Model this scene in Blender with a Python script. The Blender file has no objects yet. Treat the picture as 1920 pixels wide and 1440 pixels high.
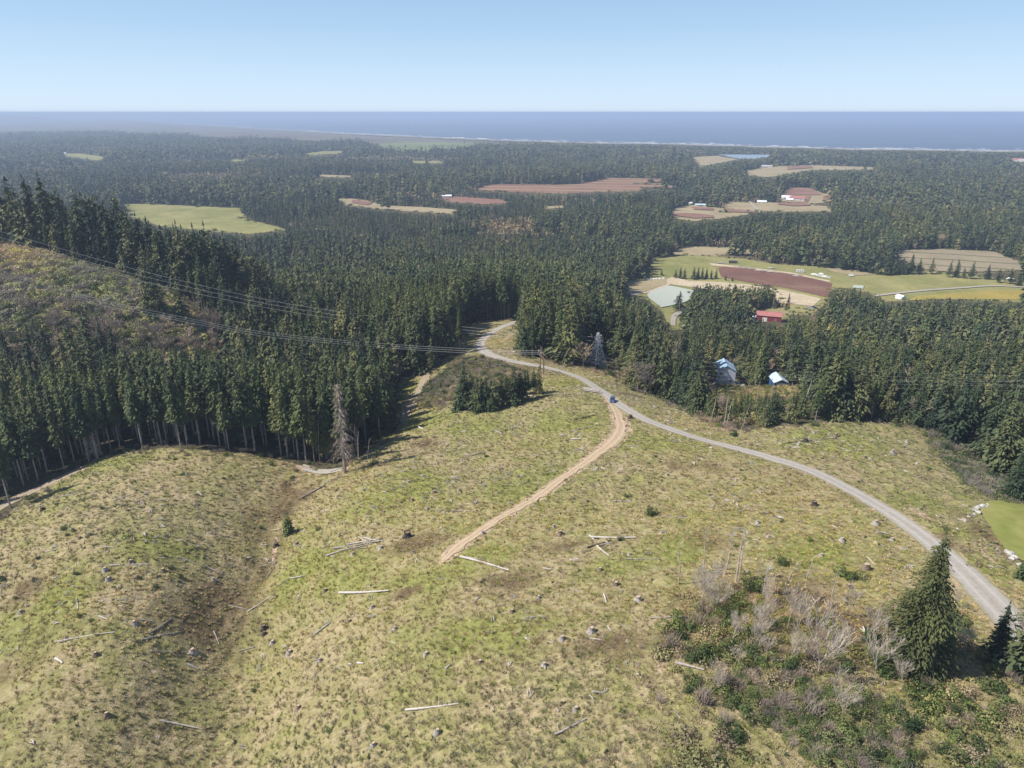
import bpy, bmesh, math, random
import numpy as np
from mathutils import Vector, Matrix

random.seed(7)
RNG = np.random.default_rng(11)
SC = bpy.context.scene
COL = SC.collection

# ------------------------------------------------------------------ camera, sky, sun, exposure
CAMZ = 175.0
FPX = 1330.0
PITCH = math.atan(509.5 / FPX)
cam_d = bpy.data.cameras.new("camera")
cam = bpy.data.objects.new("camera", cam_d)
COL.objects.link(cam)
cam.location = (0, 0, CAMZ)
cam.rotation_euler = (math.pi / 2 - PITCH, 0, 0)
cam_d.sensor_width = 36.0
cam_d.lens = 36.0 * FPX / 1920.0
cam_d.clip_start = 1.0
cam_d.clip_end = 250000.0
SC.camera = cam

SUN_EL = math.radians(49)
SUN_AZ = math.radians(-98)          # clockwise from +Y, towards the viewer's left
world = bpy.data.worlds.new("World")
SC.world = world
world.use_nodes = True
nt = world.node_tree
bgn = nt.nodes["Background"]
sky = nt.nodes.new("ShaderNodeTexSky")
sky.sky_type = 'NISHITA'
sky.sun_disc = False
sky.sun_elevation = SUN_EL
sky.sun_rotation = SUN_AZ
sky.altitude = 200
sky.air_density = 1.0
sky.dust_density = 0.4
sky.ozone_density = 1.6
_tc = nt.nodes.new("ShaderNodeTexCoord"); _sx = nt.nodes.new("ShaderNodeSeparateXYZ"); nt.links.new(_tc.outputs["Generated"], _sx.inputs[0])
_rp = nt.nodes.new("ShaderNodeValToRGB"); nt.links.new(_sx.outputs["Z"], _rp.inputs[0])
for _i, (_p, _c) in enumerate([(0.0, (6.6, 8.1, 9.6)), (0.03, (5.9, 7.7, 9.7)), (0.10, (4.2, 6.4, 9.2)), (0.30, (2.2, 4.0, 7.2))]):
    if _i > 1: _rp.color_ramp.elements.new(0.5)
for _i, (_p, _c) in enumerate([(0.0, (6.6, 8.1, 9.6)), (0.03, (5.9, 7.7, 9.7)), (0.10, (4.2, 6.4, 9.2)), (0.30, (2.2, 4.0, 7.2))]):
    _rp.color_ramp.elements[_i].position = _p; _rp.color_ramp.elements[_i].color = (*_c, 1)
_fr = nt.nodes.new("ShaderNodeMapRange"); nt.links.new(_sx.outputs["Z"], _fr.inputs[0])
for _i, _v in enumerate((0.02, 0.45, 0.9, 0.0)): _fr.inputs[_i + 1].default_value = _v
_mx = nt.nodes.new("ShaderNodeMix"); _mx.data_type = 'RGBA'
nt.links.new(_fr.outputs[0], _mx.inputs[0]); nt.links.new(sky.outputs[0], _mx.inputs[6]); nt.links.new(_rp.outputs[0], _mx.inputs[7])
nt.links.new(_mx.outputs[2], bgn.inputs[0])
bgn.inputs[1].default_value = 0.085

sun_d = bpy.data.lights.new("sun", 'SUN')
sun_d.energy = 5.0
sun_d.angle = math.radians(0.5)
sun_d.color = (1.0, 0.95, 0.87)
sun = bpy.data.objects.new("sun", sun_d)
COL.objects.link(sun)
sv = Vector((math.sin(SUN_AZ) * math.cos(SUN_EL), math.cos(SUN_AZ) * math.cos(SUN_EL), math.sin(SUN_EL)))
sun.rotation_euler = sv.to_track_quat('Z', 'Y').to_euler()
sun.location = (0, 0, 400)

SC.view_settings.view_transform = 'Standard'
SC.view_settings.look = 'None'
SC.view_settings.exposure = 0.36
SC.view_settings.gamma = 1.0
SC.cycles.max_bounces = 6
SC.cycles.diffuse_bounces = 2
SC.cycles.glossy_bounces = 2
SC.cycles.transmission_bounces = 2
SC.cycles.volume_bounces = 1
SC.cycles.transparent_max_bounces = 8

# ------------------------------------------------------------------ projection helpers
SP, CP = math.sin(PITCH), math.cos(PITCH)

def rays(px, py):
    px = np.asarray(px, float); py = np.asarray(py, float)
    u = (px - 960.0) / FPX; v = (720.0 - py) / FPX
    return np.stack([u, CP + v * SP, -SP + v * CP], -1)

def project(P):
    P = np.asarray(P, float)
    x = P[..., 0]; y = P[..., 1]; z = P[..., 2] - CAMZ
    f = y * CP - z * SP
    up = y * SP + z * CP
    f = np.where(f < 1e-3, 1e-3, f)
    return 960 + FPX * x / f, 720 - FPX * up / f, f

def smooth(a, b, x):
    t = np.clip((x - a) / (b - a), 0, 1)
    return t * t * (3 - 2 * t)

def _hash(ix, iy, seed):
    h = (ix.astype(np.int64) * 374761393 + iy.astype(np.int64) * 668265263 + seed * 1442695041) & 0xFFFFFFFF
    h = ((h ^ (h >> 13)) * 1274126177) & 0xFFFFFFFF
    h = h ^ (h >> 16)
    return (h & 0xFFFF) / 65535.0

def vnoise(x, y, seed=0):
    ix = np.floor(x); iy = np.floor(y)
    fx = x - ix; fy = y - iy
    fx = fx * fx * (3 - 2 * fx); fy = fy * fy * (3 - 2 * fy)
    a = _hash(ix, iy, seed); b = _hash(ix + 1, iy, seed)
    c = _hash(ix, iy + 1, seed); d = _hash(ix + 1, iy + 1, seed)
    return (a * (1 - fx) + b * fx) * (1 - fy) + (c * (1 - fx) + d * fx) * fy

def fbm(x, y, s, octaves=4, seed=0):
    r = 0; amp = 1; tot = 0
    for k in range(octaves):
        r = r + amp * (vnoise(x / s, y / s, seed + k * 17) - 0.5)
        tot += amp; amp *= 0.5; s *= 0.5
    return r / tot * 2      # about -1..1

# ------------------------------------------------------------------ terrain heights
# (px, py, depth below the camera) of ground seen in the photo
CTRL = [
 (-250,1440,104),(100,1440,97),(430,1440,105),(800,1440,84),(1300,1440,74),(1920,1440,73),(2200,1440,74),
 (-200,1258,102),(0,1258,96),(250,1258,92),(430,1258,103),(560,1258,94),(700,1258,86),(1000,1258,79),(1300,1258,74),(1600,1258,73),(1920,1258,76),(2150,1258,78),
 (-200,1100,102),(0,1100,95),(300,1100,90),(470,1100,101.5),(580,1100,93),(720,1100,87),(1000,1100,80),(1300,1100,76.5),(1600,1100,77),(1860,1100,78),(2100,1100,80),
 (-200,1000,104),(0,1000,97),(300,1000,90.5),(450,1000,93.5),(520,1000,99),(600,1000,92),(720,1000,88),(1000,1000,82),(1300,1000,79),(1600,1000,79.5),(1770,1000,80),(1920,1000,81),(2100,1000,83),
 (-100,960,103),(60,940,99),(200,880,93),(300,860,91),(400,860,91),(470,880,92),(560,900,95.5),(620,900,94),(700,900,90),(850,900,86.5),(1000,900,84),(1300,900,81.5),(1545,890,82),(1700,900,83),(1850,900,86),(2000,900,90),
 (300,842,91),(420,845,91.5),(520,862,94),(600,880,96),
 (700,850,93),(800,850,90.5),(920,840,87.5),(1000,850,85.5),(1160,830,83.5),(1300,830,83),(1450,840,83),(1600,840,84.5),(1700,840,86),(1800,860,88),(1880,900,90),
 (1450,800,85.5),(1550,792,86),(1650,794,87),(1740,805,88.5),(1810,838,89),
 (750,790,96),(850,790,91),(1000,790,87),(1150,780,85),(1240,790,85.5),(1330,810,86),(1385,820,86),
 (780,740,101),(830,740,94),(870,700,93),(950,720,90),(1000,735,88.5),(1100,740,87.5),(1150,750,87),(1230,750,90),(1300,775,93),
 (800,700,101),(850,670,97),(930,690,92),(1050,700,92),(1120,700,95),(1010,672,94),(905,645,98),(960,640,98),(930,612,102),(975,603,104),
 (1120,682,103),(1200,700,105),(1280,720,110),(1355,716,118),(1465,722,118),(1386,726,118),
 (1600,720,116),(1750,740,118),(1920,760,118),(1900,700,128),(1600,650,138),(1350,620,145),(1200,640,126),(1080,620,112),
 (1150,590,135),(1250,600,148),(1440,598,155),(1600,590,155),(1900,600,152),(1250,560,155),(1170,545,152),(1350,530,155),(1600,540,155),(1900,540,155),
 (1240,490,155),(1600,500,155),(1900,490,155),
 # left hill with brush
 (0,462,64),(60,470,65),(120,497,69),(200,540,76),(250,565,80),(330,605,87),(0,540,75),(0,610,85),(150,600,86),(120,660,96),(300,660,97),(430,650,102),
 (-150,452,62),(-150,560,78),(-150,680,97),
 (0,720,102),(200,730,104),(400,720,106),(560,700,108),(690,690,107),(750,700,104),
 (0,850,101),(150,830,100),(300,800,98),(450,805,98),(560,830,99),(650,840,98),(720,800,99),
 (600,640,113),(720,640,110),(820,650,105),(700,590,122),(850,590,115),(560,590,122),
 (820,540,140),(1000,560,128),(1100,560,140),(900,500,152),(1100,480,155),(700,500,150),
]
# (px, slant distance, depth) of ground the photo hides
CTRL_T = [(180,395,90),(0,415,84),(-200,420,80),(330,385,100),(430,400,110),(560,430,122),
          (0,520,112),(200,520,125),(400,520,134),(0,700,150),(300,720,155),(600,760,155),(-400,700,145),(-400,400,82),(-400,300,92),
          (1550,225,93),(1700,225,95),(1450,225,93),(1800,232,98),(1350,232,100),(1600,260,104),(1850,270,104),
          (2200,300,110),(2400,200,100),(2300,500,150),(-500,180,115)]
pts = []
for px, py, d in CTRL:
    r = rays(px, py); t = d / -r[2]
    pts.append((r[0] * t, r[1] * t, CAMZ - d))
for px, t, d in CTRL_T:
    u = (px - 960) / FPX
    n = math.sqrt(u * u + 1); h = t * n
    pts.append((u / n * h, 1 / n * h, CAMZ - d))
for x, y, d in [(-300,-50,100),(0,-80,80),(300,-60,80),(0,0,80),(-150,20,98),(150,20,76),(400,100,92),(-420,120,112),
                (-700,900,155),(0,1000,155),(700,900,155),(1000,500,150),(900,200,120),(-800,500,120),(-900,200,120),(0,1300,155),(900,1300,155),(-900,1300,155)]:
    pts.append((x, y, CAMZ - d))
CP3 = np.array(pts)

def _tps_fit(P, lam):
    n = len(P); X = P[:, :2] / 300.0
    D = np.sqrt(((X[:, None] - X[None]) ** 2).sum(-1))
    K = np.where(D > 0, D * D * np.log(D + 1e-12), 0) + lam * np.eye(n)
    A = np.zeros((n + 3, n + 3)); A[:n, :n] = K
    A[:n, n] = 1; A[:n, n + 1:] = X; A[n, :n] = 1; A[n + 1:, :n] = X.T
    b = np.zeros(n + 3); b[:n] = P[:, 2]
    return np.linalg.solve(A, b)
TPSW = _tps_fit(CP3, 0.0012)

def _tps_eval(x, y):
    xs = x.ravel() / 300.0; ys = y.ravel() / 300.0
    out = np.full(xs.shape, TPSW[-3]) + TPSW[-2] * xs + TPSW[-1] * ys
    for i, (cx, cy) in enumerate(CP3[:, :2] / 300.0):
        d2 = (xs - cx) ** 2 + (ys - cy) ** 2
        out += TPSW[i] * 0.5 * d2 * np.log(d2 + 1e-12)
    return out.reshape(x.shape)

GX0, GX1, GY0, GY1, GS = -1300, 1300, -60, 1300, 4.0
_gx = np.arange(GX0, GX1 + GS, GS); _gy = np.arange(GY0, GY1 + GS, GS)
_GX, _GY = np.meshgrid(_gx, _gy)
_G = _tps_eval(_GX, _GY)
_G = np.clip(_G, 18, 150)
_r = np.hypot(_GX, _GY)
_n = fbm(_GX, _GY, 60, 4, 3) * 1.6 * (1 - smooth(420, 650, _r))
_w = smooth(700, 1000, _r)
_G = (_G + _n) * (1 - _w) + 20.0 * _w

# shoreline, as ground distances
SHORE_PX = [(150,219),(330,232),(500,242),(640,250),(800,257),(960,263),(1100,267),(1280,270),(1450,275),(1600,279),(1750,281),(1920,283),(2300,290)]
def plane_hit(px, py, z=20.0):
    r = rays(px, py)
    t = (z - CAMZ) / np.minimum(r[..., 2], -1e-4)
    return np.stack([r[..., 0] * t, r[..., 1] * t], -1)
SHORE = np.array([plane_hit(px, py, 0.0) for px, py in SHORE_PX])
_sh_az = np.arctan2(SHORE[:, 0], SHORE[:, 1]); _sh_r = np.hypot(SHORE[:, 0], SHORE[:, 1])
def shore_r(x, y):
    az = np.arctan2(x, y)
    r = np.exp(np.interp(az, _sh_az, np.log(_sh_r)))
    return np.where(az < _sh_az[0], 90000.0, r)

def H(x, y):
    x = np.asarray(x, float); y = np.asarray(y, float)
    fx = np.clip((x - GX0) / GS, 0, len(_gx) - 1.001); fy = np.clip((y - GY0) / GS, 0, len(_gy) - 1.001)
    ix = fx.astype(int); iy = fy.astype(int); fx = fx - ix; fy = fy - iy
    z = (_G[iy, ix] * (1 - fx) + _G[iy, ix + 1] * fx) * (1 - fy) + (_G[iy + 1, ix] * (1 - fx) + _G[iy + 1, ix + 1] * fx) * fy
    r = np.hypot(x, y)
    out = (x < GX0) | (x > GX1) | (y > GY1)
    z = np.where(out & (r > 1000), 20.0, z)
    sr = shore_r(x, y)
    z = z - (r > 1500) * (18.0 * np.clip((r / sr - 0.68) / 0.29, 0, 1) + 6.0 * smooth(0.985, 1.03, r / sr))
    # low hills far down the coast
    far = smooth(14000, 20000, r) * (sr > 60000) * smooth(0.0, 0.09, _sh_az[0] - np.arctan2(x, y))
    z = z + far * (95 + 45 * fbm(x, y, 5000, 3, 8))
    return z

def hit(px, py):
    """ground point seen at a pixel"""
    r = rays(px, py); shp = r.shape[:-1]; r = r.reshape(-1, 3); n = len(r)
    t0 = np.full(n, 45.0); found = np.zeros(n, bool); res = np.full(n, 0.0)
    t = t0.copy()
    for k in range(900):
        step = 1.2 + t * 0.004
        t2 = t + step
        zz = CAMZ + r[:, 2] * t2
        g = H(r[:, 0] * t2, r[:, 1] * t2)
        new = (~found) & (zz < g)
        if new.any():
            lo = t[new].copy(); hi = t2[new].copy(); rr = r[new]
            for _ in range(12):
                m = (lo + hi) / 2
                below = CAMZ + rr[:, 2] * m < H(rr[:, 0] * m, rr[:, 1] * m)
                hi = np.where(below, m, hi); lo = np.where(below, lo, m)
            res[new] = hi; found |= new
        t = t2
        if found.all() or t.min() > 1150: break
    tp = (20.0 - CAMZ) / np.minimum(r[:, 2], -1e-4)
    res = np.where(found, res, tp)
    P = np.stack([r[:, 0] * res, r[:, 1] * res, CAMZ + r[:, 2] * res], -1)
    return P.reshape(shp + (3,))

def dens(poly, n=6):
    out = []
    for i in range(len(poly)):
        a = poly[i]; b = poly[(i + 1) % len(poly)]
        for k in range(n):
            s = k / n; out.append((a[0] + (b[0] - a[0]) * s, a[1] + (b[1] - a[1]) * s))
    return out

def plan(poly, n=3):
    q = np.array(dens(poly, n))
    return hit(q[:, 0], q[:, 1])[:, :2]

def inside(x, y, poly):
    """vectorised point in polygon, plan coordinates"""
    poly = np.asarray(poly); res = np.zeros(np.shape(x), bool)
    x0, y0 = poly[:, 0].min(), poly[:, 1].min(); x1, y1 = poly[:, 0].max(), poly[:, 1].max()
    sel = (x >= x0) & (x <= x1) & (y >= y0) & (y <= y1)
    if not sel.any(): return res
    xs = x[sel]; ys = y[sel]; r = np.zeros(xs.shape, bool)
    for i in range(len(poly)):
        ax, ay = poly[i]; bx, by = poly[i - 1]
        c = ((ay > ys) != (by > ys))
        if ay != by:
            r ^= c & (xs < (bx - ax) * (ys - ay) / (by - ay) + ax)
    res[sel] = r
    return res

def seg_dist(x, y, line, widths=None):
    d = np.full(np.shape(x), 1e9)
    for i in range(len(line) - 1):
        a = line[i]; b = line[i + 1]; ab = b - a; L = (ab ** 2).sum() + 1e-9
        t = np.clip(((x - a[0]) * ab[0] + (y - a[1]) * ab[1]) / L, 0, 1)
        dd = np.hypot(x - a[0] - t * ab[0], y - a[1] - t * ab[1])
        if widths is not None: dd = dd / (widths[i] * (1 - t) + widths[i + 1] * t)
        d = np.minimum(d, dd)
    return d

# ------------------------------------------------------------------ nodes and materials
class NB:
    def __init__(s, name):
        s.m = bpy.data.materials.new(name); s.m.use_nodes = True
        s.t = s.m.node_tree; s.b = s.t.nodes["Principled BSDF"]; s.l = s.t.links
        s.pos = s.t.nodes.new("ShaderNodeNewGeometry").outputs["Position"]
    def n(s, typ): return s.t.nodes.new(typ)
    def set(s, sock, v):
        if hasattr(v, "node"): s.l.new(v, sock)
        elif isinstance(v, (tuple, list)) and len(v) == 3 and sock.type == 'RGBA': sock.default_value = (*v, 1)
        else: sock.default_value = v
    def noise(s, scale, detail=4, rough=0.55, vec=None, dist=0):
        k = s.n("ShaderNodeTexNoise"); k.inputs["Scale"].default_value = scale
        k.inputs["Detail"].default_value = detail; k.inputs["Roughness"].default_value = rough
        k.inputs["Distortion"].default_value = dist
        s.l.new(vec or s.pos, k.inputs["Vector"]); return k.outputs["Fac"]
    def ramp(s, fac, stops):
        k = s.n("ShaderNodeValToRGB"); e = k.color_ramp.elements
        while len(e) < len(stops): e.new(0.5)
        for i, (p, c) in enumerate(stops):
            e[i].position = p; e[i].color = (*c, 1) if len(c) == 3 else c
        s.l.new(fac, k.inputs[0]); return k.outputs[0]
    def mix(s, fac, a, b, mode='MIX'):
        k = s.n("ShaderNodeMix"); k.data_type = 'RGBA'; k.blend_type = mode
        s.set(k.inputs[0], fac); s.set(k.inputs[6], a); s.set(k.inputs[7], b); return k.outputs[2]
    def math(s, op, a, b=None, clamp=False):
        k = s.n("ShaderNodeMath"); k.operation = op; k.use_clamp = clamp
        s.set(k.inputs[0], a)
        if b is not None: s.set(k.inputs[1], b)
        return k.outputs[0]
    def mr(s, v, a, b, c=0.0, d=1.0):
        k = s.n("ShaderNodeMapRange"); s.set(k.inputs[0], v)
        for i, q in enumerate((a, b, c, d)): k.inputs[i + 1].default_value = q
        return k.outputs[0]
    def attr(s, name):
        k = s.n("ShaderNodeAttribute"); k.attribute_name = name; return k.outputs["Fac"]
    def rnd(s): return s.n("ShaderNodeObjectInfo").outputs["Random"]
    def vmul(s, v):
        k = s.n("ShaderNodeVectorMath"); k.operation = 'MULTIPLY'; s.l.new(s.pos, k.inputs[0]); k.inputs[1].default_value = v
        return k.outputs[0]
    def bump(s, h, strength, dist):
        k = s.n("ShaderNodeBump"); k.inputs["Strength"].default_value = strength; k.inputs["Distance"].default_value = dist
        s.l.new(h, k.inputs["Height"]); s.l.new(k.outputs[0], s.b.inputs["Normal"])
    def out(s, col, rough=0.9, spec=0.2):
        s.set(s.b.inputs["Base Color"], col); s.set(s.b.inputs["Roughness"], rough)
        s.b.inputs["Specular IOR Level"].default_value = spec
        return s.m

def simple(name, col, var=0.15, scale=1.0, rough=0.8, spec=0.3, per_object=0.0):
    b = NB(name)
    f = b.noise(scale, 5)
    lo = tuple(c * (1 - var) for c in col); hi = tuple(c * (1 + var) for c in col)
    c = b.ramp(f, [(0.3, lo), (0.7, hi)])
    if per_object:
        c = b.mix(1.0, c, b.ramp(b.rnd(), [(0, (1 - per_object,) * 3), (1, (1 + per_object,) * 3)]), 'MULTIPLY')
    return b.out(c, rough, spec)

def foliage(name, stops, patch=0.25, rough=0.75):
    b = NB(name)
    c = b.ramp(b.rnd(), stops)
    n = b.noise(0.35, 3)
    c = b.mix(1.0, c, b.ramp(n, [(0.3, (1 - patch,) * 3), (0.7, (1 + patch, 1 + patch, 1 + patch * 0.6))]), 'MULTIPLY')
    big = b.noise(0.012, 2)
    c = b.mix(1.0, c, b.ramp(big, [(0.38, (0.74, 0.82, 0.86)), (0.5, (1, 1, 1)), (0.62, (1.28, 1.2, 0.98))]), 'MULTIPLY')
    return b.out(c, rough, 0.25)

M = {}
M['needles'] = foliage('needles', [(0, (0.033, 0.052, 0.031)), (0.3, (0.058, 0.079, 0.038)), (0.68, (0.108, 0.122, 0.050)), (1, (0.185, 0.175, 0.078))])
M['needles_deep'] = foliage('needles_deep', [(0, (0.055, 0.07, 0.032)), (1, (0.07, 0.082, 0.036))])
M['needles_young'] = foliage('needles_young', [(0, (0.062, 0.088, 0.036)), (0.6, (0.100, 0.125, 0.048)), (1, (0.15, 0.160, 0.064))])
M['bark'] = simple('bark', (0.20, 0.175, 0.155), 0.3, 1.5)
M['bark_pale'] = simple('bark_pale', (0.29, 0.25, 0.22), 0.25, 1.2)
M['twigs'] = foliage('twigs', [(0, (0.26, 0.205, 0.185)), (0.5, (0.36, 0.285, 0.245)), (1, (0.45, 0.36, 0.28))])
M['twigs_pale'] = simple('twigs_pale', (0.46, 0.39, 0.32), 0.2, 0.8)
M['leaf_yellow'] = foliage('leaf_yellow', [(0, (0.17, 0.175, 0.065)), (0.5, (0.24, 0.225, 0.09)), (1, (0.31, 0.27, 0.13))])
M['leaf_brown'] = foliage('leaf_brown', [(0, (0.19, 0.15, 0.10)), (0.5, (0.26, 0.205, 0.135)), (1, (0.34, 0.27, 0.175))])
M['leaf_green'] = foliage('leaf_green', [(0, (0.065, 0.095, 0.03)), (0.5, (0.10, 0.13, 0.04)), (1, (0.155, 0.175, 0.058))])
M['leaf_dark'] = foliage('leaf_dark', [(0, (0.030, 0.055, 0.018)), (1, (0.055, 0.080, 0.025))])
M['straw'] = foliage('straw', [(0, (0.27, 0.215, 0.115)), (0.5, (0.37, 0.30, 0.17)), (1, (0.50, 0.41, 0.26))])
M['grass_green'] = foliage('grass_green', [(0, (0.18, 0.20, 0.05)), (0.5, (0.27, 0.275, 0.08)), (1, (0.36, 0.34, 0.125))])
M['bracken'] = foliage('bracken', [(0, (0.16, 0.115, 0.065)), (0.5, (0.24, 0.17, 0.095)), (1, (0.33, 0.245, 0.14))])
M['wood_grey'] = simple('wood_grey', (0.34, 0.30, 0.275), 0.3, 2.0, per_object=0.15)
M['wood_white'] = simple('wood_white', (0.50, 0.45, 0.41), 0.18, 2.0, per_object=0.08)
M['wood_dark'] = simple('wood_dark', (0.055, 0.045, 0.040), 0.35, 2.0)
M['wood_brown'] = simple('wood_brown', (0.20, 0.15, 0.11), 0.35, 2.0, per_object=0.15)
M['cut_wood'] = simple('cut_wood', (0.48, 0.38, 0.27), 0.2, 4.0)

def ground_mat():
    b = NB('ground_cover')
    big = b.noise(0.035, 4); mid = b.noise(0.16, 5, 0.6); sm = b.noise(0.9, 5, 0.65); fine = b.noise(4.0, 4, 0.6)
    stretch = b.noise(1.0, 5, 0.65, b.vmul((0.6, 1.6, 1.0)), 1.5)
    straw = b.ramp(stretch, [(0.28, (0.17, 0.13, 0.075)), (0.43, (0.29, 0.235, 0.125)), (0.57, (0.38, 0.31, 0.185)), (0.74, (0.50, 0.41, 0.28))])
    green = b.ramp(sm, [(0.3, (0.13, 0.145, 0.04)), (0.5, (0.225, 0.23, 0.07)), (0.7, (0.34, 0.32, 0.125))])
    f = b.math('ADD', b.math('MULTIPLY', b.mr(mid, 0.40, 0.62), 0.65), b.math('MULTIPLY', b.mr(big, 0.35, 0.65), 0.4))
    f = b.math('ADD', f, b.math('SUBTRACT', b.math('MULTIPLY', b.attr('green'), 0.9), 0.16), True)
    col = b.mix(f, straw, green)
    brown = b.ramp(sm, [(0.3, (0.07, 0.048, 0.03)), (0.5, (0.135, 0.095, 0.055)), (0.72, (0.22, 0.16, 0.095))])
    bf = b.math('MULTIPLY', b.mr(b.math('ADD', b.math('MULTIPLY', b.attr('brown'), 1.0), b.math('MULTIPLY', mid, 0.8)), 0.66, 1.15), 0.85, True)
    col = b.mix(bf, col, brown)
    dirt = b.ramp(fine, [(0.3, (0.38, 0.27, 0.185)), (0.7, (0.54, 0.40, 0.29))])
    df = b.mr(b.math('ADD', b.attr('bare'), b.math('MULTIPLY', b.math('SUBTRACT', sm, 0.5), 1.1)), 0.42, 0.62)
    col = b.mix(df, col, dirt)
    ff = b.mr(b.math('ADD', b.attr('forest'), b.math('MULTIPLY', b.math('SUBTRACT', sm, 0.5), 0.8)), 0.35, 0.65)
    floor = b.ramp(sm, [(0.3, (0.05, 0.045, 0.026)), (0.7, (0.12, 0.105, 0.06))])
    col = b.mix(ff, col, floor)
    marsh = b.ramp(b.noise(0.004, 6, 0.6, b.vmul((0.5, 1.3, 1))), [(0.34, (0.05, 0.055, 0.04)), (0.46, (0.14, 0.115, 0.085)), (0.56, (0.19, 0.16, 0.11)), (0.68, (0.14, 0.165, 0.075))])
    col = b.mix(b.attr('marsh'), col, marsh)
    sand = b.ramp(b.noise(0.01, 5), [(0.35, (0.36, 0.31, 0.25)), (0.65, (0.50, 0.44, 0.36))])
    col = b.mix(b.attr('sand'), col, sand)
    col = b.mix(1.0, col, b.ramp(b.noise(0.55, 6, 0.7, b.vmul((0.35, 1.2, 1.0)), 2.5), [(0.32, (0.72, 0.70, 0.68)), (0.5, (1, 1, 1)), (0.68, (1.24, 1.22, 1.2))]), 'MULTIPLY')
    h = b.math('ADD', b.math('MULTIPLY', sm, 0.7), b.math('MULTIPLY', fine, 0.35))
    b.bump(h, 0.9, 0.6)
    return b.out(col, 0.95, 0.1)
M['ground'] = ground_mat()

def gravel_mat(name, lo, hi, mark=(0.30, 0.25, 0.19)):
    b = NB(name)
    c = b.ramp(b.noise(1.3, 6, 0.7), [(0.3, lo), (0.7, hi)])
    u = b.attr('across')                     # -1..1 over the width
    au = b.math('ABSOLUTE', u)
    rut = b.math('MULTIPLY', b.mr(b.math('ABSOLUTE', b.math('SUBTRACT', au, 0.42)), 0.0, 0.16, 1.0, 0.0), 0.6, True)
    c = b.mix(rut, c, tuple(min(1, q * 1.15) for q in hi))
    cen = b.math('MULTIPLY', b.mr(b.math('ADD', au, b.math('MULTIPLY', b.noise(0.5, 4), 0.3)), 0.12, 0.3, 1.0, 0.0), 0.55, True)
    c = b.mix(cen, c, mark)
    edge = b.mr(b.math('ADD', au, b.math('MULTIPLY', b.noise(0.9, 4), 0.5)), 0.98, 1.25)
    c = b.mix(edge, c, (0.25, 0.225, 0.11))
    b.bump(b.noise(5, 4), 0.4, 0.1)
    return b.out(c, 0.95, 0.1)
M['gravel'] = gravel_mat('gravel', (0.29, 0.262, 0.232), (0.42, 0.385, 0.345))
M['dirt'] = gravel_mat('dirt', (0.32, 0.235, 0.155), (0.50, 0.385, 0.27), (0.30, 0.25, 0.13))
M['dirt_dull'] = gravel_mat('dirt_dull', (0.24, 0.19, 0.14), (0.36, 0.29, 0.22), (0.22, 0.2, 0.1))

def field_mat(name, a, c, scale=0.05, stripe=None):
    b = NB(name)
    col = b.ramp(b.noise(scale, 6, 0.65), [(0.3, a), (0.7, c)])
    col = b.mix(b.mr(b.noise(scale * .4, 5, .7, None, 1.0), .52, .66, 0, .45), col, tuple(q * .5 + w * .5 for q, w in zip(c, (.33, .27, .16))))
    col = b.mix(1.0, col, b.ramp(b.noise(0.35, 4), [(0.3, (.86, .86, .86)), (0.7, (1.14, 1.14, 1.14))]), 'MULTIPLY')
    if stripe:
        ang, period, scol, width = stripe
        v = b.n("ShaderNodeVectorMath"); v.operation = 'DOT_PRODUCT'; b.l.new(b.pos, v.inputs[0])
        v.inputs[1].default_value = (math.cos(ang) / period, math.sin(ang) / period, 0)
        fr = b.math('FRACT', b.math('ADD', v.outputs["Value"], b.math('MULTIPLY', b.noise(0.02, 2), 0.25)))
        col = b.mix(b.mr(fr, width, width + 0.04, 1.0, 0.0), col, scol)
    return b.out(col, 0.95, 0.1)
M['f_green'] = field_mat('pasture', (0.15, 0.165, 0.05), (0.32, 0.285, 0.12), 0.025)
M['f_lawn'] = field_mat('lawn', (0.17, 0.205, 0.045), (0.31, 0.28, 0.10), 0.07)
M['f_yellow'] = field_mat('yellow_field', (0.27, 0.22, 0.055), (0.37, 0.285, 0.08), 0.03)
M['f_tan'] = field_mat('tan_field', (0.27, 0.22, 0.13), (0.38, 0.31, 0.19), 0.02)
M['f_tan_row'] = field_mat('tan_row_field', (0.24, 0.20, 0.135), (0.32, 0.265, 0.18), 0.02, (math.radians(70), 38, (0.13, 0.12, 0.06), 0.12))
M['f_sand'] = field_mat('sandy_yard', (0.40, 0.32, 0.22), (0.56, 0.46, 0.33), 0.05)
M['f_red'] = field_mat('cranberry', (0.14, 0.072, 0.056), (0.20, 0.10, 0.076), 0.04, (math.radians(62), 26, (0.16, 0.10, 0.07), 0.06))
M['f_red_row'] = field_mat('cranberry_rows', (0.19, 0.10, 0.072), (0.27, 0.145, 0.105), 0.01, (math.radians(82), 62, (0.30, 0.25, 0.14), 0.2))
M['f_red_far'] = field_mat('cranberry_far', (0.20, 0.105, 0.08), (0.28, 0.16, 0.12), 0.01)
M['f_marsh'] = field_mat('marsh_grass', (0.13, 0.165, 0.065), (0.20, 0.22, 0.09), 0.006)

def water_mat(name, col, rough, scale, spec=0.5):
    b = NB(name)
    c = b.mix(b.mr(b.noise(0.0009, 5, 0.6, b.vmul((0.35, 1, 1))), 0.35, 0.65), col, tuple(q * 1.22 for q in col))
    b.bump(b.noise(scale, 5, 0.6), 0.35, 1.0 / scale * 0.15)
    return b.out(c, rough, spec)
M['sea'] = water_mat('sea_water', (0.085, 0.125, 0.185), 0.55, 0.03, 0.25)
M['pond'] = water_mat('pond_water', (0.40, 0.42, 0.36), 0.5, 0.5, 0.15)
M['lake'] = water_mat('lake_water', (0.24, 0.30, 0.36), 0.4, 0.2, .3)
M['foam'] = simple('foam', (0.85, 0.86, 0.88), 0.05, 0.02)

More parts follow.
